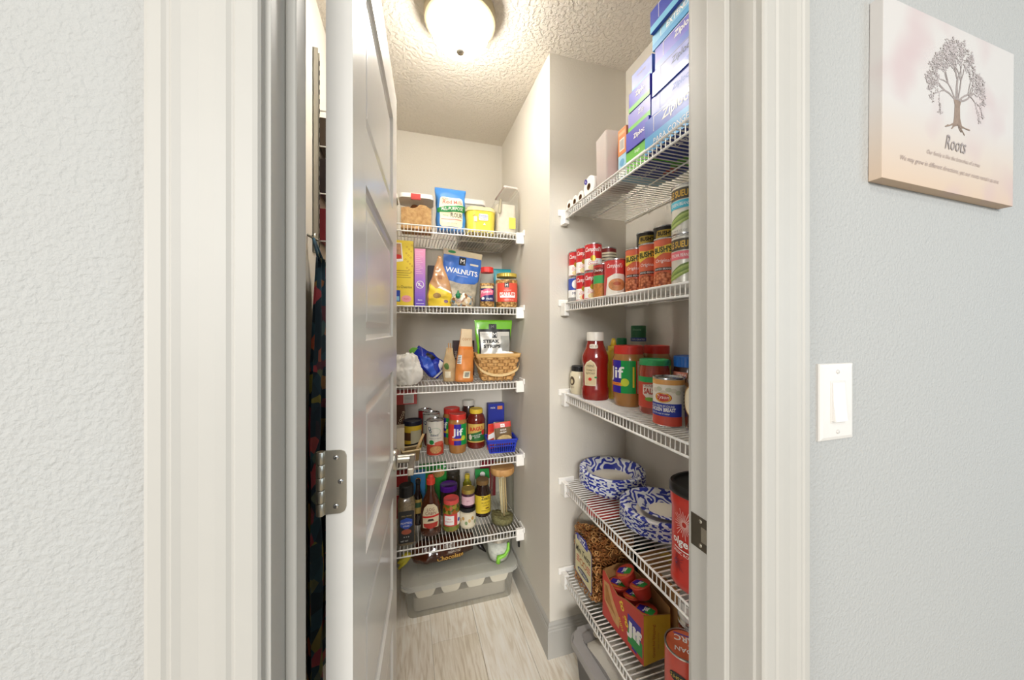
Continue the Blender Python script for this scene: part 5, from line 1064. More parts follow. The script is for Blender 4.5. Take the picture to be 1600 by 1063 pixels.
can('soup_can', 'chunky soup can with green band beside the bowl can', 'can', 0.648, 1.051, Z2, 0.0315, 0.118, M('#b8322c', 0.4), lambda p, r, h: (p.rect(-0.1, 0.05, 0.1, 0.078, M('#3fa45a', 0.4)), p.ell(-0.006, 0.094, 0.022, 0.012, M('#7a2018', 0.4), 1), p.text('Chunky', -0.006, 0.094, h=0.012, m=WHT, maxw=0.036), p.rect(-0.1, 0.004, 0.1, 0.05, M('#c8843c', 0.5, 0, 0.3, 0, 100))), rz=facing(0.648, 1.05) - 0.35)
def bowl(p, r, h):
    p.text("Campbell's", -0.002, h * 0.80, h=0.018, m=WHT, shear=0.35, width=0.050); p.poly([(-0.034, 0.0), (0.040, 0.0), (0.044, h * 0.44), (0.030, h * 0.58), (0.0, h * 0.60), (-0.026, h * 0.50)], M('#efe8dc', 0.4), 1); p.ell(0.006, h * 0.30, 0.028, 0.020, M('#d8925c', 0.5, 0, 0.3, 0, 80), 2); p.ell(0.006, h * 0.33, 0.012, 0.006, M('#b85a34', 0.5), 3); p.rect(-0.07, 0.006, -0.034, h * 0.5, M('#c85a5a', 0.5), 1)
can('soup_can', 'wider soup can with white bowl picture beside the bean cans', 'can', 0.652, 0.982, Z2, 0.0345, 0.120, M('#cc3c3a', 0.35, 0, 0.02, 0.2), bowl)
BEANR = M('#d86848', 0.4, 0, 0.03, 0.2)
BEANP = ramp_mat('printed_beans', 'voronoi', 130, [(0.0, '#e8a478'), (0.5, '#c46c44'), (0.85, '#7a3420')], 0.5)
def bush(p, r, h):
    p.poly([(-0.030, h * 0.66), (-0.024, h * 0.86), (0.000, h * 0.83), (0.026, h * 0.88), (0.028, h * 0.70), (0.004, h * 0.70), (-0.020, h * 0.62)], M('#e8c84c', 0.4), 1); p.text("BUSH'S", 0.001, h * 0.77, h=0.017, m=M('#1c3c24', 0.4), maxw=0.046, rot=0.06, bold=0.03, layer=3)
    p.text('Original', 0.002, h * 0.55, h=0.012, m=WHT, shear=0.2, maxw=0.040); p.rect(-0.024, h * 0.37, 0.026, h * 0.43, M('#3c2418', 0.4), 1, 0.003); p.text('BAKED BEANS', 0.001, h * 0.40, h=0.005, m=WHT, maxw=0.042)
    p.ell(-0.002, h * 0.18, 0.034, h * 0.17, BEANP, 1); p.poly([(0.030, h * 0.34), (0.050, h * 0.26), (0.054, h * 0.04), (0.028, h * 0.04), (0.034, h * 0.2)], M('#b8b4ae', 0.4), 2); p.rect(0.058, 0.006, 0.085, h - 0.006, M('#c85038', 0.4), 1)
for i, (x, y, d) in enumerate(((0.680, 0.914, 'beside the bowl soup can'), (0.682, 0.851, 'in the middle of its row'), (0.684, 0.788, 'beside the stacked green bean cans'))):
    can('bean_can', 'orange red baked bean can with yellow flag logo ' + d, 'can', x, y, Z2, 0.0300, 0.142, BEANR, bush, rz=facing(x, y) - 0.30)
def blackbean(p, r, h):
    p.poly([(-0.030, h * 0.66), (-0.024, h * 0.86), (0.026, h * 0.88), (0.028, h * 0.70), (-0.020, h * 0.62)], M('#d8b84c', 0.4), 1); p.text("BUSH'S", 0.001, h * 0.77, h=0.014, m=BLK, maxw=0.044, bold=0.03, layer=3); p.text('BLACK BEANS', 0.0, h * 0.46, h=0.010, m=WHT, maxw=0.052, bold=0.02); p.ell(0, h * 0.2, 0.034, h * 0.16, M('#2c2424', 0.4, 0, 0.3, 0, 150), 1)
    for i in range(7): p.rect(0.034 + 0.006 * i, h * 0.2, 0.037 + 0.006 * i, h * 0.9, M('#c8c4bc', 0.5), 1)
for x, y, d in ((0.790, 1.000, 'beside the corner'), (0.800, 0.925, 'behind the baked bean cans')):
    can('bean_can', 'dark bean can at the bottom ' + d, 'can', x, y, Z2, 0.0335, 0.112, M('#2a2826', 0.4), blackbean)
    can('bean_can', 'dark bean can with pale stripes stacked on top ' + d, 'can', x, y, Z2 + 0.1126, 0.0335, 0.112, M('#34322e', 0.4), blackbean)
def lesueur(c2, name):
    def f(p, r, h):
        p.rect(-0.036, h * 0.70, 0.026, h * 0.92, M('#4a4438', 0.4), 1); p.text('LE SUEUR', -0.004, h * 0.81, h=0.017, m=M('#d0a84c', 0.35, 0.3), maxw=0.058, bold=0.03); p.rect(-0.1, h * 0.52, 0.026, h * 0.68, c2, 1); p.text(name, -0.006, h * 0.60, h=0.008, m=WHT, maxw=0.05)
        for i in range(6): p.line([(-0.050 + 0.004 * i, h * (0.12 + 0.03 * i)), (-0.02 + 0.004 * i, h * (0.16 + 0.05 * i)), (0.020, h * (0.30 + 0.03 * i))], 0.0045, (M('#8aa050', 0.5), M('#a8b86c', 0.5), M('#6c8440', 0.5))[i % 3], 1)
        p.text('NET WT 15 OZ', -0.01, h * 0.07, h=0.005, m=GREY)
    return f
SILV = M('#d8d6cc', 0.3, 0.35, 0.03)
can('green_bean_can', 'silver can with pink band under another silver can at the doorway end', 'can', 0.688, 0.716, Z2, 0.036, 0.132, SILV, lesueur(M('#e0707c', 0.4), 'TENDER BEANS'), rz=facing(0.688, 0.716) - 0.35)
can('green_bean_can', 'silver can with turquoise band stacked on top at the doorway end', 'can', 0.688, 0.716, Z2 + 0.1326, 0.036, 0.126, SILV, lesueur(M('#4ab4cc', 0.4), 'GREEN BEANS'), rz=facing(0.688, 0.716) - 0.35)

# ---- third: sauces and spreads
jar('mayonnaise_jar', 'squat cream mayonnaise jar with black lid by the return wall', 'jar', 0.655, 1.236, Z3, [(0.032, 0), (0.036, 0.005), (0.036, 0.078), (0.028, 0.092)], M('#e8dcbc', 0.25, 0, 0.03, 0.5), 0.030, 0.022, M('#1a1a1c', 0.35), lambda p, r: (p.ell(-0.032, 0.052, 0.014, 0.018, M('#5c4a38', 0.5)), p.ell(-0.032, 0.050, 0.007, 0.009, M('#d8c8a0', 0.5), 1), p.text('mayo', -0.034, 0.026, h=0.008, m=BROWN)), 0.0363)
jar('dressing_bottle', 'pale dressing bottle with black cap behind the ketchup', 'bottle', 0.722, 1.236, Z3, [(0.028, 0), (0.030, 0.005), (0.030, 0.13), (0.014, 0.165)], M('#dccb9c', 0.3, 0, 0.04, 0.5), 0.017, 0.034, BLK)
kt = thing('ketchup_bottle', 'large red ketchup bottle with white cap', 'bottle', (0.658, 1.118, Z3), facing(0.658, 1.118) + 0.05)
KP = [(0.044, 0), (0.049, 0.006), (0.049, 0.040), (0.045, 0.050), (0.045, 0.130), (0.048, 0.142), (0.047, 0.160), (0.036, 0.185), (0.030, 0.205), (0.029, 0.216)]
bm = newbm(); lathe(bm, KP, 40, ay=0.72); obj('body', bm, M('#8e2018', 0.16, 0, 0.06, 0.8, 30), kt, True, autosmooth=45)
bm = newbm(); lathe(bm, [(0.0305, 0.214), (0.0305, 0.240), (0.0295, 0.245)], 40); obj('cap', bm, M('#efe9de', 0.35), kt, True, autosmooth=40)
p = Print(ell_map(0.0462, 0.0462 * 0.74), 0.008); p.poly([(-0.038, 0.052), (0.002, 0.052), (0.004, 0.120), (-0.004, 0.136), (-0.018, 0.146), (-0.032, 0.136), (-0.040, 0.120)], M('#e6d8b8', 0.5), 0); p.poly([(-0.035, 0.056), (-0.001, 0.056), (0.001, 0.118), (-0.006, 0.132), (-0.018, 0.140), (-0.030, 0.132), (-0.037, 0.118)], M('#d8c49a', 0.5), 1)
p.text('HEINZ', -0.018, 0.124, h=0.008, m=BLK, maxw=0.026); p.text('TOMATO', -0.018, 0.108, h=0.007, m=BLK, maxw=0.030); p.text('KETCHUP', -0.018, 0.097, h=0.007, m=BLK, maxw=0.030); p.ell(-0.020, 0.076, 0.006, 0.006, RED, 2); p.ell(0.0, 0.083, 0.005, 0.003, GRN, 2); p.build(kt)
p = Print(ell_map(0.037, 0.0275), 0.008); p.rect(-0.022, 0.186, 0.008, 0.202, M('#efe6d4', 0.5), 0, 0.006); p.text('NO. 57', -0.007, 0.194, h=0.007, m=GREY); p.build(kt, 'neck_label')
jar('mustard_bottle', 'yellow squeeze mustard bottle with pointed cap', 'bottle', 0.735, 1.118, Z3, [(0.027, 0), (0.030, 0.006), (0.030, 0.10), (0.024, 0.115), (0.030, 0.14), (0.028, 0.165), (0.02, 0.18)], M('#e2c63a', 0.3, 0, 0.04, 0.4), 0.021, 0.018, M('#e8c43a', 0.35), seg=28)
bm = newbm(); lathe(bm, [(0.013, 0.191), (0.008, 0.212), (0.006, 0.222)], 18); obj('nozzle', bm, M('#e8c43a', 0.35), bpy.data.objects['mustard_bottle.001'], True)
jif_jar('large peanut butter jar with red lid beside the ketchup', 0.716, 1.000, Z3, 0.051, 0.206, facing(0.716, 1.0) - 0.15, None, -0.036)
jif_jar('peanut butter jar with red lid behind the salsa jar', 0.838, 1.010, Z3, 0.046, 0.204, facing(0.838, 1.01))
jar('spice_shaker', 'short dark bottle with green cap behind the large peanut butter jar', 'bottle', 0.792, 1.150, Z3, [(0.022, 0), (0.024, 0.004), (0.024, 0.16), (0.018, 0.19)], M('#2c4a34', 0.3, 0, 0.05, 0.4), 0.019, 0.036, M('#14703c', 0.35), seg=24)
ck_ = jar('cheese_shaker', 'tall green shaker with blue band and pale neck at the back', 'shaker', 0.850, 1.125, Z3, [(0.028, 0), (0.029, 0.004), (0.029, 0.21)], M('#c8c4b0', 0.35, 0, 0.03), 0.0275, 0.064, M('#12683a', 0.35), None, seg=28, ridge=0.0)
p = Print(cyl(0.0282), 0.006); p.rect(-0.06, 0.210, 0.06, 0.224, M('#2a4a9c', 0.4)); p.text('100% GRATED', 0, 0.217, h=0.006, m=WHT); p.text('cheese', -0.006, 0.255, h=0.008, m=M('#9ac8a8', 0.5)); p.build(ck_)
def salsa(p, r):
    p.rect(-0.07, 0.020, 0.07, 0.098, M('#c84a38', 0.4), 0); p.rect(-0.07, 0.096, 0.07, 0.112, M('#2fa45a', 0.4), 1); p.poly([(-0.030, 0.088), (0.004, 0.092), (0.022, 0.076), (0.018, 0.056), (0.004, 0.040), (-0.014, 0.046), (-0.030, 0.060)], M('#efe4d8', 0.5), 1)
    p.text('CHUNKY', -0.010, 0.086, h=0.008, m=M('#7a2418', 0.5), maxw=0.034, layer=3); p.text('SALSA', -0.004, 0.070, h=0.018, m=M('#b8382c', 0.5), maxw=0.044, layer=3, bold=0.03); p.ell(-0.008, 0.046, 0.014, 0.006, M('#7aa840', 0.5), 3); p.text('MILD', 0.018, 0.030, h=0.005, m=WHT)
jar('salsa_jar', 'red salsa jar with green lid', 'jar', 0.726, 0.885, Z3, [(0.041, 0), (0.045, 0.006), (0.045, 0.118), (0.044, 0.132), (0.040, 0.150)], M('#a8402c', 0.15, 0, 0.15, 0.8, 90), 0.043, 0.018, M('#3fae6a', 0.35), salsa, 0.0453, facing(0.726, 0.885) - 0.1, ridge=0.01)
jar('spread_jar', 'dark spread jar with bright blue lid behind the chicken can', 'jar', 0.806, 0.826, Z3, [(0.042, 0), (0.046, 0.006), (0.046, 0.13), (0.042, 0.148)], M('#3a1c12', 0.2, 0, 0.05, 0.6), 0.045, 0.032, M('#2468c0', 0.35), lambda p, r: (p.rect(-0.09, 0.112, 0.09, 0.130, M('#e0907c', 0.4)), p.text('SPREAD', -0.02, 0.121, h=0.008, m=WHT)), 0.0463)
def tyson(p, r, h):
    p.rect(-0.075, 0.004, 0.038, h * 0.22, M('#c84a38', 0.4), 0); p.rect(-0.075, h * 0.22, 0.036, h * 0.48, M('#2a3aa0', 0.4), 1); p.rect(-0.1, h * 0.86, 0.1, h - 0.005, M('#e0a45c', 0.4), 0)
    p.ell(-0.012, h * 0.60, 0.022, 0.013, M('#c83428', 0.4), 1); p.ring(-0.012, h * 0.60, 0.0105, 0.0118, YEL, 2, 24, 1.65); p.text('Tyson', -0.012, h * 0.60, h=0.012, m=WHT, layer=3, maxw=0.034, shear=0.2)
    p.text('WHITE PREMIUM CHUNK', -0.016, h * 0.425, h=0.006, m=WHT, maxw=0.066); p.text('CHICKEN BREAST', -0.016, h * 0.355, h=0.010, m=WHT, maxw=0.070, bold=0.03); p.text('with rib meat in water', -0.02, h * 0.275, h=0.005, m=WHT, maxw=0.05)
    for k in range(7): p.ell(-0.034 + 0.012 * k, h * (0.74 + 0.04 * math.sin(k * 2.3)), 0.008, 0.006, (M('#d8d0c0', 0.5), M('#c8c8b0', 0.5))[k % 2], 1)
    for i in range(6): p.rect(0.044, h * 0.35 + 0.009 * i, 0.072, h * 0.35 + 0.009 * i + 0.004, GREY, 1)
can('chicken_can', 'canned chicken with white, blue and red label', 'can', 0.670, 0.760, Z3, 0.0395, 0.128, M('#ece6da', 0.4, 0, 0.02, 0.2), tyson, rz=facing(0.672, 0.752) - 0.05)
jar('syrup_jug', 'dark jug with round cream label beside the door jamb', 'bottle', 0.701, 0.682, Z3, [(0.034, 0), (0.037, 0.006), (0.0385, 0.04), (0.0385, 0.10), (0.032, 0.14), (0.018, 0.170), (0.017, 0.19)], M('#3c2416', 0.12, 0, 0.08, 0.8), 0.019, 0.02, BLK, lambda p, r: (p.ell(0.004, 0.078, 0.034, 0.040, M('#e8dcc0', 0.5)), p.ring(0.004, 0.078, 0.037, 0.040, M('#b08a4c', 0.5), 1, 28, 0.84)), 0.0388, facing(0.7, 0.68) - 0.5)

# ---- fourth: paper plates and coffee canister
PLATE = bpy.data.materials.new('blue_swirl_paper'); PLATE.use_nodes = True
nt = PLATE.node_tree; b = nt.nodes['Principled BSDF']; b.inputs['Roughness'].default_value = 0.4
tc = nt.nodes.new('ShaderNodeTexCoord'); wv_ = nt.nodes.new('ShaderNodeTexWave'); wv_.wave_type = 'RINGS'; wv_.inputs['Scale'].default_value = 14; wv_.inputs['Distortion'].default_value = 14; wv_.inputs['Detail'].default_value = 1.0; wv_.inputs['Detail Scale'].default_value = 1.6
nt.links.new(tc.outputs['Object'], wv_.inputs['Vector'])
r_ = nt.nodes.new('ShaderNodeValToRGB'); r_.color_ramp.interpolation = 'CONSTANT'
r_.color_ramp.elements[0].color = col('#2a3aa8'); r_.color_ramp.elements[1].position = 0.46; r_.color_ramp.elements[1].color = col('#eef0f4')
nt.links.new(wv_.outputs['Fac'], r_.inputs['Fac']); nt.links.new(r_.outputs['Color'], b.inputs['Base Color'])
PL_IN = M('#efe8d8', 0.4, 0, 0.02)
def plate_mesh(rad, depth, inner):
    bm = newbm(); n = 56
    lathe(bm, [(rad * 0.60, 0.0), (rad * 0.70, depth * 0.25), (rad * 0.80, depth * 0.85), (rad * 0.97, depth), (rad, depth * 0.86), (rad * 0.985, depth * 0.80), (rad * 0.965, depth * 0.9), (rad * 0.79, depth * 0.72), (rad * 0.69, depth * 0.12), (rad * 0.60, -0.0012)], n, cap0=False, cap1=False)
    o1 = obj('rim', bm, PLATE, None, True); bm = newbm(); lathe(bm, [(rad * 0.605, -0.001), (rad * 0.605, 0.0004)], n); o2 = obj('well', bm, PL_IN, None, True, autosmooth=40)
    return o1, o2
def plates(where, labels, name, x, y, z, rad, depth, n, gap, rot, cat, group):
    o1, o2 = plate_mesh(rad, depth, 0)
    for i in range(n):
        t = thing(name, labels(i, n), cat, (0, 0, 0), 0, group if 0 < i < n - 1 else None, (rot[0], rot[1], rot[2] + i * 0.9))
        m = Matrix.Rotation(rot[1], 3, 'Y') @ Matrix.Rotation(rot[0], 3, 'X')
        t.location = Vector((x, y, z)) + m @ Vector((0, 0, i * gap))
        for q in (o1, o2):
            c = q if i == 0 else q.copy()
            if i: C.objects.link(c)
            c.parent = t
def lab(stack, what):
    def f(i, n):
        if i == n - 1: return 'blue and white paper %s on top of the %s stack' % (what, stack)
        if i == 0: return 'blue and white paper %s at the bottom of the %s stack' % (what, stack)
        return 'blue and white paper %s in the middle of the %s stack' % (what, stack)
    return f
plates('a', lab('bowl', 'bowl'), 'paper_bowl', 0.746, 1.146, Z4 + 0.0016, 0.122, 0.036, 9, 0.0062, (0, 0, 0), 'paper bowl', 'blue paper bowls in one stack')
plates('b', lab('wide plate', 'plate'), 'paper_plate', 0.758, 0.890, Z4 + 0.0016, 0.126, 0.022, 12, 0.0040, (0, 0, 0), 'paper plate', 'blue paper plates in one stack')
plates('c', lambda i, n: 'small blue and white paper plate lying in the wide plate stack', 'paper_plate', 0.766, 0.882, Z4 + 0.0520, 0.082, 0.016, 1, 0.004, (0, 0, 1.0), 'paper plate', None)
cf = thing('coffee_canister', 'large red coffee canister with black lid beside the latch', 'canister', (0.682, 0.660, Z4), facing(0.682, 0.660) - 0.55)
CRED = M('#c8372c', 0.3, 0, 0.03, 0.4)
bm = newbm(); lathe(bm, [(0.062, 0), (0.066, 0.006), (0.066, 0.022), (0.0635, 0.028), (0.0635, 0.185), (0.066, 0.195), (0.0665, 0.215), (0.064, 0.222)], 44, sq=2.6); obj('body', bm, CRED, cf, True, autosmooth=50)
bm = newbm(); lathe(bm, [(0.067, 0.220), (0.069, 0.222), (0.069, 0.238), (0.066, 0.244), (0.060, 0.244), (0.058, 0.238), (0.052, 0.238)], 44, sq=2.6); obj('lid', bm, M('#161616', 0.35), cf, True, autosmooth=50)
p = Print(cyl(0.0668), 0.008); 
for k in range(26):
    a = 2 * math.pi * k / 26; L = 0.024 + 0.006 * (k % 3); p.line([(-0.004 + 0.006 * math.cos(a), 0.158 + 0.006 * math.sin(a)), (-0.004 + L * math.cos(a), 0.158 + L * math.sin(a))], 0.0013, M('#f0c8c0', 0.4), 0)
for k in range(22):
    a = 2 * math.pi * k / 22; L = 0.016 + 0.006 * (k % 3); p.line([(-0.030 + 0.006 * math.cos(a), 0.060 + 0.006 * math.sin(a)), (-0.030 + L * math.cos(a), 0.060 + L * math.sin(a))], 0.0012, M('#7a2030', 0.4), 0)
p.text('Folgers', -0.012, 0.112, h=0.024, m=WHT, width=0.080, shear=0.1, bold=0.02); p.rect(-0.040, 0.094, 0.02, 0.0965, WHT, 1); p.text('CLASSIC ROAST', -0.010, 0.087, h=0.007, m=WHT); p.ring(-0.030, 0.060, 0.0035, 0.0055, NAVY, 1); p.build(cf)

# ---- bottom: pretzels, snack cups, jars
pz_ = thing('pretzel_jar', 'big clear square jar full of pretzels with red lid', 'jar', (0.706, 1.140, Z5))
bm = newbm(); lathe(bm, [(0.080, 0), (0.086, 0.006), (0.086, 0.225), (0.080, 0.250), (0.062, 0.282), (0.058, 0.300)], 48, sq=5); obj('clear_jar', bm, M_CLEAR, pz_, True, autosmooth=45)
bm = newbm(); lathe(bm, [(0.063, 0.296), (0.063, 0.3215), (0.060, 0.325)], 56, ridge=0.02); obj('lid', bm, M('#cc4440', 0.35), pz_)
bm = newbm(); random.seed(17)
PRM = [M(c, 0.5, 0, 0.12, 0.1, 90) for c in ('#c98a4c', '#dba566', '#b0703a')]
for k in range(620):
    s_ = k % 4; u = random.uniform(-0.078, 0.078); zz = random.uniform(0.010, 0.212 + (0.02 if s_ in (0, 3) else 0)); dpt = random.uniform(0.066, 0.079)
    if k > 540: c0 = Vector((random.uniform(-0.07, 0.07), random.uniform(-0.07, 0.07), random.uniform(0.19, 0.212)))
    else: c0 = Vector(((u, -dpt), (dpt, u), (u, dpt), (-dpt, u))[s_] + (zz,))
    q = Matrix.Rotation(random.uniform(0, 6.28), 3, 'Z') @ Matrix.Rotation(random.uniform(0, 3.14), 3, 'X')
    rr = random.uniform(0.0075, 0.0105)
    ring = [c0 + q @ Vector((rr * math.cos(6.2832 * j / 9), rr * 0.72 * math.sin(6.2832 * j / 9), 0.002 * math.sin(6.28 * j / 4.5))) for j in range(9)]
    ring = [Vector((max(-0.080, min(0.080, v.x)), max(-0.080, min(0.080, v.y)), max(0.004, v.z))) for v in ring]
    tube(bm, ring, 0.0021, 4, closed=True, mi=k % 3)
obj('pretzels', bm, PRM, pz_, True, kind='stuff')
bm = newbm(); lathe(bm, [(0.060, 0.006), (0.066, 0.010), (0.066, 0.19)], 24, sq=5); obj('pretzel_core', bm, M('#8a5a2c', 0.9, 0, 0.3, 0, 60), pz_)
p = Print(flat_left(-0.0863)); 
p.poly([(-0.062, 0.060), (-0.056, 0.052), (0.060, 0.042), (0.066, 0.050), (0.066, 0.180), (0.058, 0.192), (-0.050, 0.200), (-0.062, 0.192)], M('#3a2c84', 0.4), 0)
p.poly([(-0.059, 0.062), (-0.054, 0.056), (0.058, 0.046), (0.062, 0.052), (0.062, 0.178), (0.055, 0.188), (-0.048, 0.196), (-0.059, 0.188)], M('#dcd2a4', 0.45, 0, 0.03), 1)
p.poly([(-0.048, 0.205), (0.020, 0.212), (0.040, 0.196), (0.034, 0.176), (-0.044, 0.184)], M('#2c2c9c', 0.4), 2); p.text('UTZ', -0.004, 0.194, h=0.020, m=WHT, layer=4, bold=0.04, width=0.050)
p.text('Mini Twists', 0.002, 0.150, h=0.024, m=M('#3c3428', 0.4), layer=4, shear=0.3, maxw=0.108, bold=0.01)
for cx_ in (-0.010, 0.014): p.ring(cx_, 0.112, 0.008, 0.012, M('#b8702c', 0.4), 2, 20, 1.2)
for i in range(3): p.rect(-0.048, 0.102 + 0.009 * i, -0.026, 0.106 + 0.009 * i, RED, 2); p.rect(0.030, 0.102 + 0.009 * i, 0.052, 0.106 + 0.009 * i, RED, 2)
p.ell(0.002, 0.076, 0.042, 0.011, M('#24304c', 0.4), 2); p.text('PRETZELS', 0.002, 0.076, h=0.010, m=WHT, layer=4, maxw=0.062); p.build(pz_)
# open display box of snack cups
sb = thing('display_box', 'open red cardboard display box of peanut butter snack cups', 'display box', (0.698, 0.945, Z5), R(4))
DBW, DBD, DBH = 0.100, 0.198, 0.155
def wallp(bm, pts, off):  # vertical panel from (x,y) to (x,y) with polygon top
    pass
bm = newbm(); box(bm, -DBW / 2, DBW / 2, -DBD / 2, DBD / 2, 0, 0.0016); obj('box_bottom', bm, M_KRAFT, sb)
bm = newbm(); prism(bm, [(-DBD / 2, 0.001), (DBD / 2, 0.001), (DBD / 2, DBH), (DBD / 2 - 0.012, DBH + 0.004), (0.05, DBH - 0.020), (0.02, DBH - 0.032), (-0.02, DBH - 0.016), (-DBD / 2 + 0.02, DBH - 0.006), (-DBD / 2, DBH - 0.004)], 'x', -DBW / 2, -DBW / 2 + 0.0016); obj('side_panel', bm, M_KRAFT, sb)
bm = newbm(); prism(bm, [(-DBD / 2, 0.001), (DBD / 2, 0.001), (DBD / 2, DBH), (-0.01, DBH), (-DBD / 2, DBH - 0.012)], 'x', DBW / 2 - 0.0016, DBW / 2); obj('side_panel', bm, M_KRAFT, sb)
bm = newbm(); prism(bm, [(-DBW / 2, 0.001), (DBW / 2, 0.001), (DBW / 2, DBH), (0.01, DBH + 0.006), (-DBW / 2, DBH)], 'y', DBD / 2 - 0.0016, DBD / 2); obj('end_panel', bm, M_KRAFT, sb)
bm = newbm(); prism(bm, [(-DBW / 2, 0.001), (DBW / 2, 0.001), (DBW / 2, DBH - 0.030), (0.016, DBH - 0.022), (-0.02, DBH - 0.014), (-DBW / 2, DBH - 0.006)], 'y', -DBD / 2, -DBD / 2 + 0.0016); obj('end_panel', bm, M_KRAFT, sb)
JR = M('#cc4034', 0.4, 0, 0.03)
p = Print(flat_left(-DBW / 2)); h2 = DBD / 2
p.poly([(-h2, 0.001), (h2, 0.001), (h2, DBH - 0.006), (h2 - 0.02, DBH - 0.007), (0.02, DBH - 0.018), (-0.02, DBH - 0.033), (-0.05, DBH - 0.022), (-h2 + 0.012, DBH + 0.002), (-h2, DBH - 0.002)], JR, 0)
p.poly([(-h2 + 0.012, 0.060), (-h2 + 0.008, 0.125), (-0.062, 0.128), (-0.040, 0.090), (-0.008, 0.055), (-0.012, 0.020), (-0.040, 0.026)], M('#d8a468', 0.5, 0, 0.15, 0, 40), 1); p.poly([(-h2 + 0.018, 0.064), (-h2 + 0.016, 0.116), (-0.072, 0.116), (-0.050, 0.074), (-0.026, 0.046)], M('#b87a40', 0.5, 0, 0.2, 0, 60), 2)
p.rect(0.048, 0.010, 0.070, 0.104, M('#3426a0', 0.4), 1); p.rect(0.068, 0.010, 0.092, 0.104, M('#0f9a46', 0.4), 1) if False else None
p.poly([(0.030, 0.060), (0.088, 0.060), (0.088, 0.104), (0.030, 0.104)], M('#3426a0', 0.4), 1); p.poly([(0.030, 0.018), (0.094, 0.018), (0.094, 0.060), (0.030, 0.060)], M('#2a9a46', 0.4), 1)
p.text('Jif', 0.060, 0.062, h=0.052, width=0.066, m=WHT, layer=4, bold=0.05); p.text('to go', 0.012, 0.088, h=0.028, m=YEL, layer=4, rot=R(-60), bold=0.03); p.text('cups', -0.002, 0.044, h=0.014, m=YEL, layer=4, rot=R(-60)); p.build(sb, 'side_print')
p = Print(flat(DBD / 2)); p.poly([(-DBW / 2, 0.001), (DBW / 2, 0.001), (DBW / 2, DBH - 0.031), (0.016, DBH - 0.023), (-0.02, DBH - 0.015), (-DBW / 2, DBH - 0.007)], M('#e8c43c', 0.4), 0); p.text('Great for Dipping!', -0.012, 0.064, h=0.012, m=M('#b8602c', 0.5), rot=R(90), maxw=0.10); p.text('Never run out of dip', 0.004, 0.060, h=0.005, m=M('#b8602c', 0.5), rot=R(90), maxw=0.09); p.build(sb, 'end_print')
def cup(i, pos, rot):
    t = thing('snack_cup', {6: 'red peanut butter snack cup next to the kraft far end of the display box', 8: 'red peanut butter snack cup next to the yellow end of the display box', 9: 'red peanut butter snack cup on top of the pile towards the pretzel jar', 10: 'red peanut butter snack cup on top of the pile towards the yellow end'}.get(i, 'red peanut butter snack cup deep inside the open display box'), 'snack cup', pos, 0, 'peanut butter cups in the display box', rot)
    bm = newbm(); lathe(bm, [(0.022, 0), (0.024, 0.002), (0.030, 0.036)], 24); obj('cup', bm, JR, t, True, autosmooth=40)
    bm = newbm(); lathe(bm, [(0.0325, 0.0358), (0.033, 0.037), (0.031, 0.0382)], 24); obj('foil_lid', bm, M('#d2503c', 0.3, 0.1, 0.03), t, True)
    p = Print(flat_top(0.0384)); p.poly([(-0.026, -0.008), (0.0, -0.014), (0.0, 0.016), (-0.024, 0.012)], M('#3426a0', 0.4), 0); p.poly([(0.0, -0.014), (0.024, -0.012), (0.026, 0.010), (0.0, 0.016)], M('#2a9a46', 0.4), 0); p.text('Jif', 0, 0.001, h=0.020, m=WHT, bold=0.04); p.text('CREAMY', 0, -0.021, h=0.006, m=YEL); p.build(t, 'lid_print')
L_ = Matrix.Rotation(R(4), 4, 'Z')
def inbox(x, y, z): v = L_ @ Vector((x, y, 0)); return (0.698 + v.x, 0.945 + v.y, Z5 + z)
k = 0
for (x, y, z, rx, ry, rz) in ((-0.014, 0.060, 0.003, 0, 0, 0), (0.013, 0.0, 0.003, 0, 0, 0.4), (-0.014, -0.060, 0.003, 0, 0, 1.0), (0.014, 0.060, 0.044, 0, 0, 0), (-0.014, 0.0, 0.044, 0, 0, 2), (0.012, -0.062, 0.044, 0, 0, 1),
                             (-0.010, 0.060, 0.086, 0, -4, -50), (0.006, -0.002, 0.088, 4, -12, -70), (-0.004, -0.066, 0.088, 4, -8, -60), (0.012, 0.034, 0.141, 14, -24, -60), (0.008, -0.036, 0.141, 8, -20, -80)):
    cup(k, inbox(x, y, z), (R(rx), R(ry), R(rz) if abs(rz) > 3 else rz)); k += 1
jar('bean_jar', 'clear jar of red beans with silver banded white lid', 'jar', 0.742, 0.752, Z5, [(0.034, 0), (0.038, 0.005), (0.038, 0.170), (0.034, 0.186)], M_CLEAR, 0.0365, 0.060, M('#d8d8d4', 0.3, 0.2), lambda p, r: (p.rect(-0.1, 0.190, 0.1, 0.200, M_STEEL),), 0.0368, fill=(0.165, ramp_mat('red_beans', 'voronoi', 80, [(0.0, '#c87858'), (0.5, '#94452c'), (0.85, '#4a1c12')], 0.35, 0.8, 0.004)))
ca_ = can('tall_bean_can', 'tall red can standing upside down with printed top beside the display box', 'can', 0.668, 0.700, Z5, 0.048, 0.188, M('#c8402e', 0.35, 0, 0.03, 0.3), lambda p, r, h: (p.ell(-0.016, h * 0.72, 0.022, 0.012, BLK, 1), p.text("BUSH'S", -0.016, h * 0.72, h=0.009, m=M('#d8b84c', 0.4), rot=math.pi, layer=3), p.text('BEANS', 0.0, h * 0.50, h=0.020, m=M('#e0b040', 0.4), rot=math.pi, bold=0.03), p.text('KIDNEY', 0.0, h * 0.30, h=0.016, m=M('#e0b040', 0.4), rot=math.pi)))
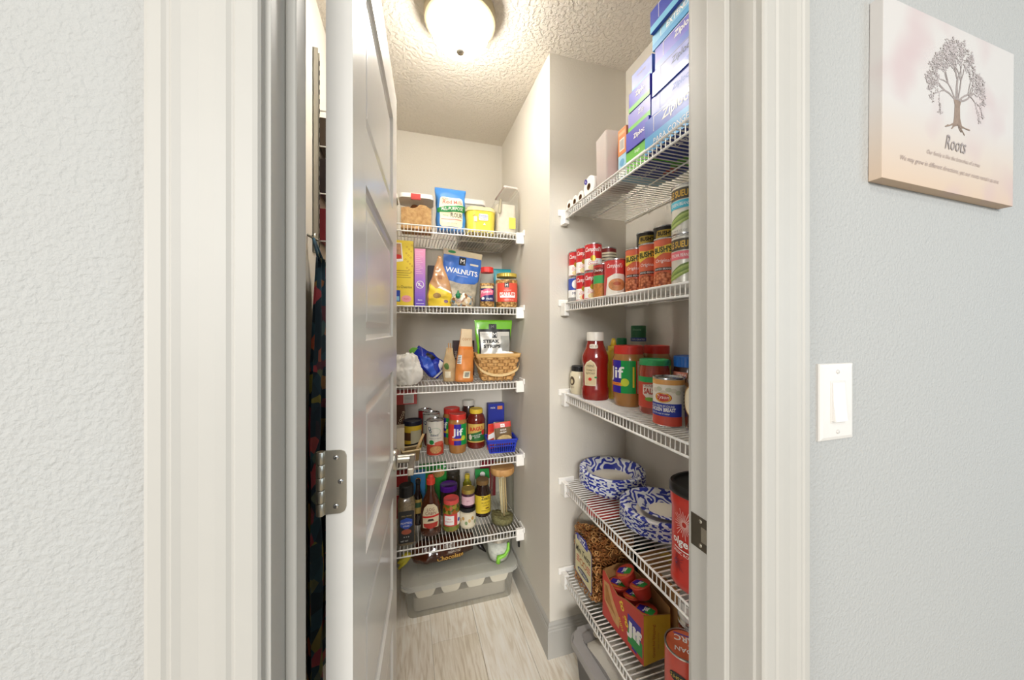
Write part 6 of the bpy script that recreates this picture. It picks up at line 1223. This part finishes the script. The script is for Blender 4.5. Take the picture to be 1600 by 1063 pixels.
p = Print(flat_top(0.1855), None); p.ell(0, 0, 0.044, 0.044, M('#d86a44', 0.4), 0, 36); p.text('JOAN', 0.0, -0.017, h=0.018, m=WHT, rot=math.pi, layer=3, bold=0.02); p.text('OF', 0.012, 0.002, h=0.007, m=WHT, rot=math.pi, layer=3); p.text('ARC', -0.002, 0.014, h=0.018, m=WHT, rot=math.pi, layer=3, bold=0.02); p.rect(-0.028, 0.026, 0.028, 0.030, M('#5a4aa0', 0.4), 1); p.build(ca_, 'top_print')
carton('kraft_carton', 'kraft brown food carton lying at the back under the plates', 'food box', 0.834, 0.915, Z5, 0.11, 0.24, 0.190, M_KRAFT, None, 0, None, None, 0.0015, [('top_print', flat_top(0.190), lambda p: (p.rect(-0.05, -0.11, 0.0, 0.02, M('#d8d0c0', 0.5)), *[p.rect(-0.045, -0.10 + 0.02 * i, -0.008, -0.094 + 0.02 * i, GREY, 1) for i in range(5)], p.rect(0.01, 0.04, 0.05, 0.10, M('#c8a040', 0.5))))])
jar('dark_green_jar', 'dark green jar standing at the back under the plates', 'jar', 0.845, 1.085, Z5, [(0.036, 0), (0.039, 0.005), (0.039, 0.17), (0.034, 0.19)], M('#123c28', 0.2, 0, 0.05, 0.6), 0.036, 0.022, M('#102018', 0.35))

# ---- floor: grey tote with a white bag on it
gb = thing('storage_tote', 'grey plastic storage tote with lid on the floor under the narrow shelves', 'storage bin', (0.712, 0.836, 0.0004), R(3))
bm = newbm(); rbox(bm, 0.290, 0.540, 0.225, 0.035, taper=0.10, top=False); bmesh.ops.solidify(bm, geom=bm.faces[:], thickness=0.002); obj('tub', bm, M('#8f8c8a', 0.45, 0, 0.04), gb, True, autosmooth=40)
bm = newbm(); rbox(bm, 0.318, 0.568, 0.026, 0.045, 0.222)
bmesh.ops.bevel(bm, geom=[e for e in bm.edges if abs(e.verts[0].co.z - e.verts[1].co.z) < 1e-6 and e.verts[0].co.z > 0.23], offset=0.009, segments=3, affect='EDGES'); lid = obj('lid', bm, M('#a09d9b', 0.4, 0, 0.03), gb, True, autosmooth=40)
bm = newbm(); rbox(bm, 0.250, 0.500, 0.006, 0.030, 0.2475); obj('lid_panel', bm, M('#8d8a88', 0.4, 0, 0.03), lid)
bm = newbm(); box(bm, -0.150, -0.143, -0.06, 0.06, 0.150, 0.180, 0.003); obj('side_grip', bm, M('#a5a29f', 0.4), gb)
wb = thing('white_bag', 'limp white cloth bag lying folded on the lid of the grey tote', 'cloth bag', (0.715, 0.860, 0.2546), R(3))
def cloth(a, b, off):
    x, y = lerp(-0.125, 0.12, a), lerp(-0.26, 0.185, b)
    x += 0.022 * (1 - b) * math.sin(b * 9) - 0.020 * max(0, b - 0.7); y += 0.03 * a * (b - 0.3)
    e = min(1, 9 * min(a, 1 - a)) * min(1, 9 * min(b, 1 - b))
    n = noise.noise(Vector((x * 13, y * 9, 1.7))) * 0.5 + 0.5; f = abs(noise.noise(Vector((x * 30 + y * 12, y * 6, 4.2))))
    return (x, y, 0.001 + e * (0.012 + 0.022 * n + 0.010 * f) + off)
bm = newbm(); sheet(bm, lambda a, b: cloth(a, b, 0.0), 40, 44); bmesh.ops.solidify(bm, geom=bm.faces[:], thickness=-0.002); obj('cloth', bm, M('#f0ebe0', 0.85, 0, 0.03, 0, 12, 0.3, 300), wb, True)
bm = newbm()
def strap(a, b):
    q = a * math.pi; return (-0.060 + 0.030 * math.cos(q) + (b - 0.5) * 0.016 * math.cos(q), 0.170 + 0.045 * math.sin(q) + (b - 0.5) * 0.016 * math.sin(q), 0.020 * (1 - math.sin(q)) + 0.004)
sheet(bm, strap, 20, 2); bmesh.ops.solidify(bm, geom=bm.faces[:], thickness=0.002); obj('bag_strap', bm, M('#e9e3d5', 0.85, 0, 0.04), wb, True)

# ================================================================== BEHIND THE DOOR: track, hanging aprons
tk = thing('slotted_rail', 'tall slotted metal hanging rail on the wall behind the door', 'rail', (XL, 1.272, 1.575))
bm = newbm(); box(bm, 0.0, 0.004, -0.0125, 0.0125, 0, 0.67, 0.0008); box(bm, 0.0, 0.016, -0.0125, -0.0105, 0, 0.67); box(bm, 0.0, 0.016, 0.0105, 0.0125, 0, 0.67); obj('channel', bm, M('#b5b2a8', 0.4, 0.6), tk)
for i in range(20):
    bm = newbm(); box(bm, 0.0155, 0.0166, 0.0095, 0.0132, 0.02 + i * 0.032, 0.036 + i * 0.032); obj('slot', bm, BLK, tk)
rk = thing('wire_rack', 'white wire rack with small red packets hung on the slotted rail', 'rack', (XL, 1.385, 1.62))
bm = newbm()
for zz in (0.0, 0.16, 0.32, 0.44):
    tube(bm, [(0.0, -0.09, zz), (0.075, -0.09, zz), (0.075, 0.10, zz), (0.0, 0.10, zz)], 0.0025, 6)
for i in range(9): tube(bm, [(0.075, -0.09 + 0.0235 * i, 0), (0.075, -0.09 + 0.0235 * i, 0.44)], 0.0016, 4)
obj('wire_frame', bm, M_WIRE, rk)
for z, c, h_ in ((0.004, '#8a2430', 0.11), (0.164, '#3a2c2c', 0.12), (0.324, '#5a4a3c', 0.10)):
    pk = carton('spice_packet_box', {'#8a2430': 'red', '#3a2c2c': 'black', '#5a4a3c': 'brown'}[c] + ' packet box standing in the white wire rack behind the door', 'carton', XL + 0.036, 1.385, 1.62 + z, 0.05, 0.16, h_, M(c, 0.5))
FLOR = [ramp_mat('dark_floral_a', 'cells', 22, [(0.0, '#1c2c38'), (0.40, '#2c5468'), (0.52, '#8a8440'), (0.60, '#a84450'), (0.68, '#1c3444')], 0.85, 0.2, 0.002, distortion=1.0),
        ramp_mat('dark_floral_b', 'cells', 30, [(0.0, '#2c241c'), (0.4, '#6a5c28'), (0.52, '#9a3c34'), (0.62, '#2c4458'), (0.85, '#a89c5c')], 0.85, 0.2, 0.002)]
def apron(label, y0, z1, z0, w_, m, xo, seed):
    t = thing('apron', label, 'apron', (XL + xo, y0, z0))
    H = z1 - z0
    def fn(a, b):
        ww = w_ * (1 - 0.72 * max(0, b - 0.55) / 0.45)
        y = (a - 0.5) * ww; return (0.012 * math.sin(a * 17 + seed + b * 2) * (1 - 0.5 * b) + 0.008 * noise.noise(Vector((a * 3, b * 5, seed))), y, b * H)
    bm = newbm(); sheet(bm, fn, 40, 30); bmesh.ops.solidify(bm, geom=bm.faces[:], thickness=0.003); obj('cloth', bm, m, t, True)
    bm = newbm(); tube(bm, [(0, -0.03, H - 0.01), (-xo * 0.6, 0.0, H + 0.07), (0, 0.03, H - 0.01)], 0.005, 6); obj('neck_loop', bm, m, t, True)
    bm = newbm(); tube(bm, [(-xo, 0, H + 0.075), (-xo + 0.03, 0, H + 0.058), (-xo * 0.5, 0, H + 0.064), (-xo * 0.5, 0, H + 0.08)], 0.004, 6); obj('wall_hook', bm, M_NICKEL, t, True)
apron('dark teal floral apron hanging on the wall behind the door', 1.20, 1.54, 0.22, 0.34, FLOR[0], 0.040, 1.0)
apron('dark brown floral apron hanging on the wall behind the door', 1.36, 1.50, 0.30, 0.36, FLOR[1], 0.085, 3.0)
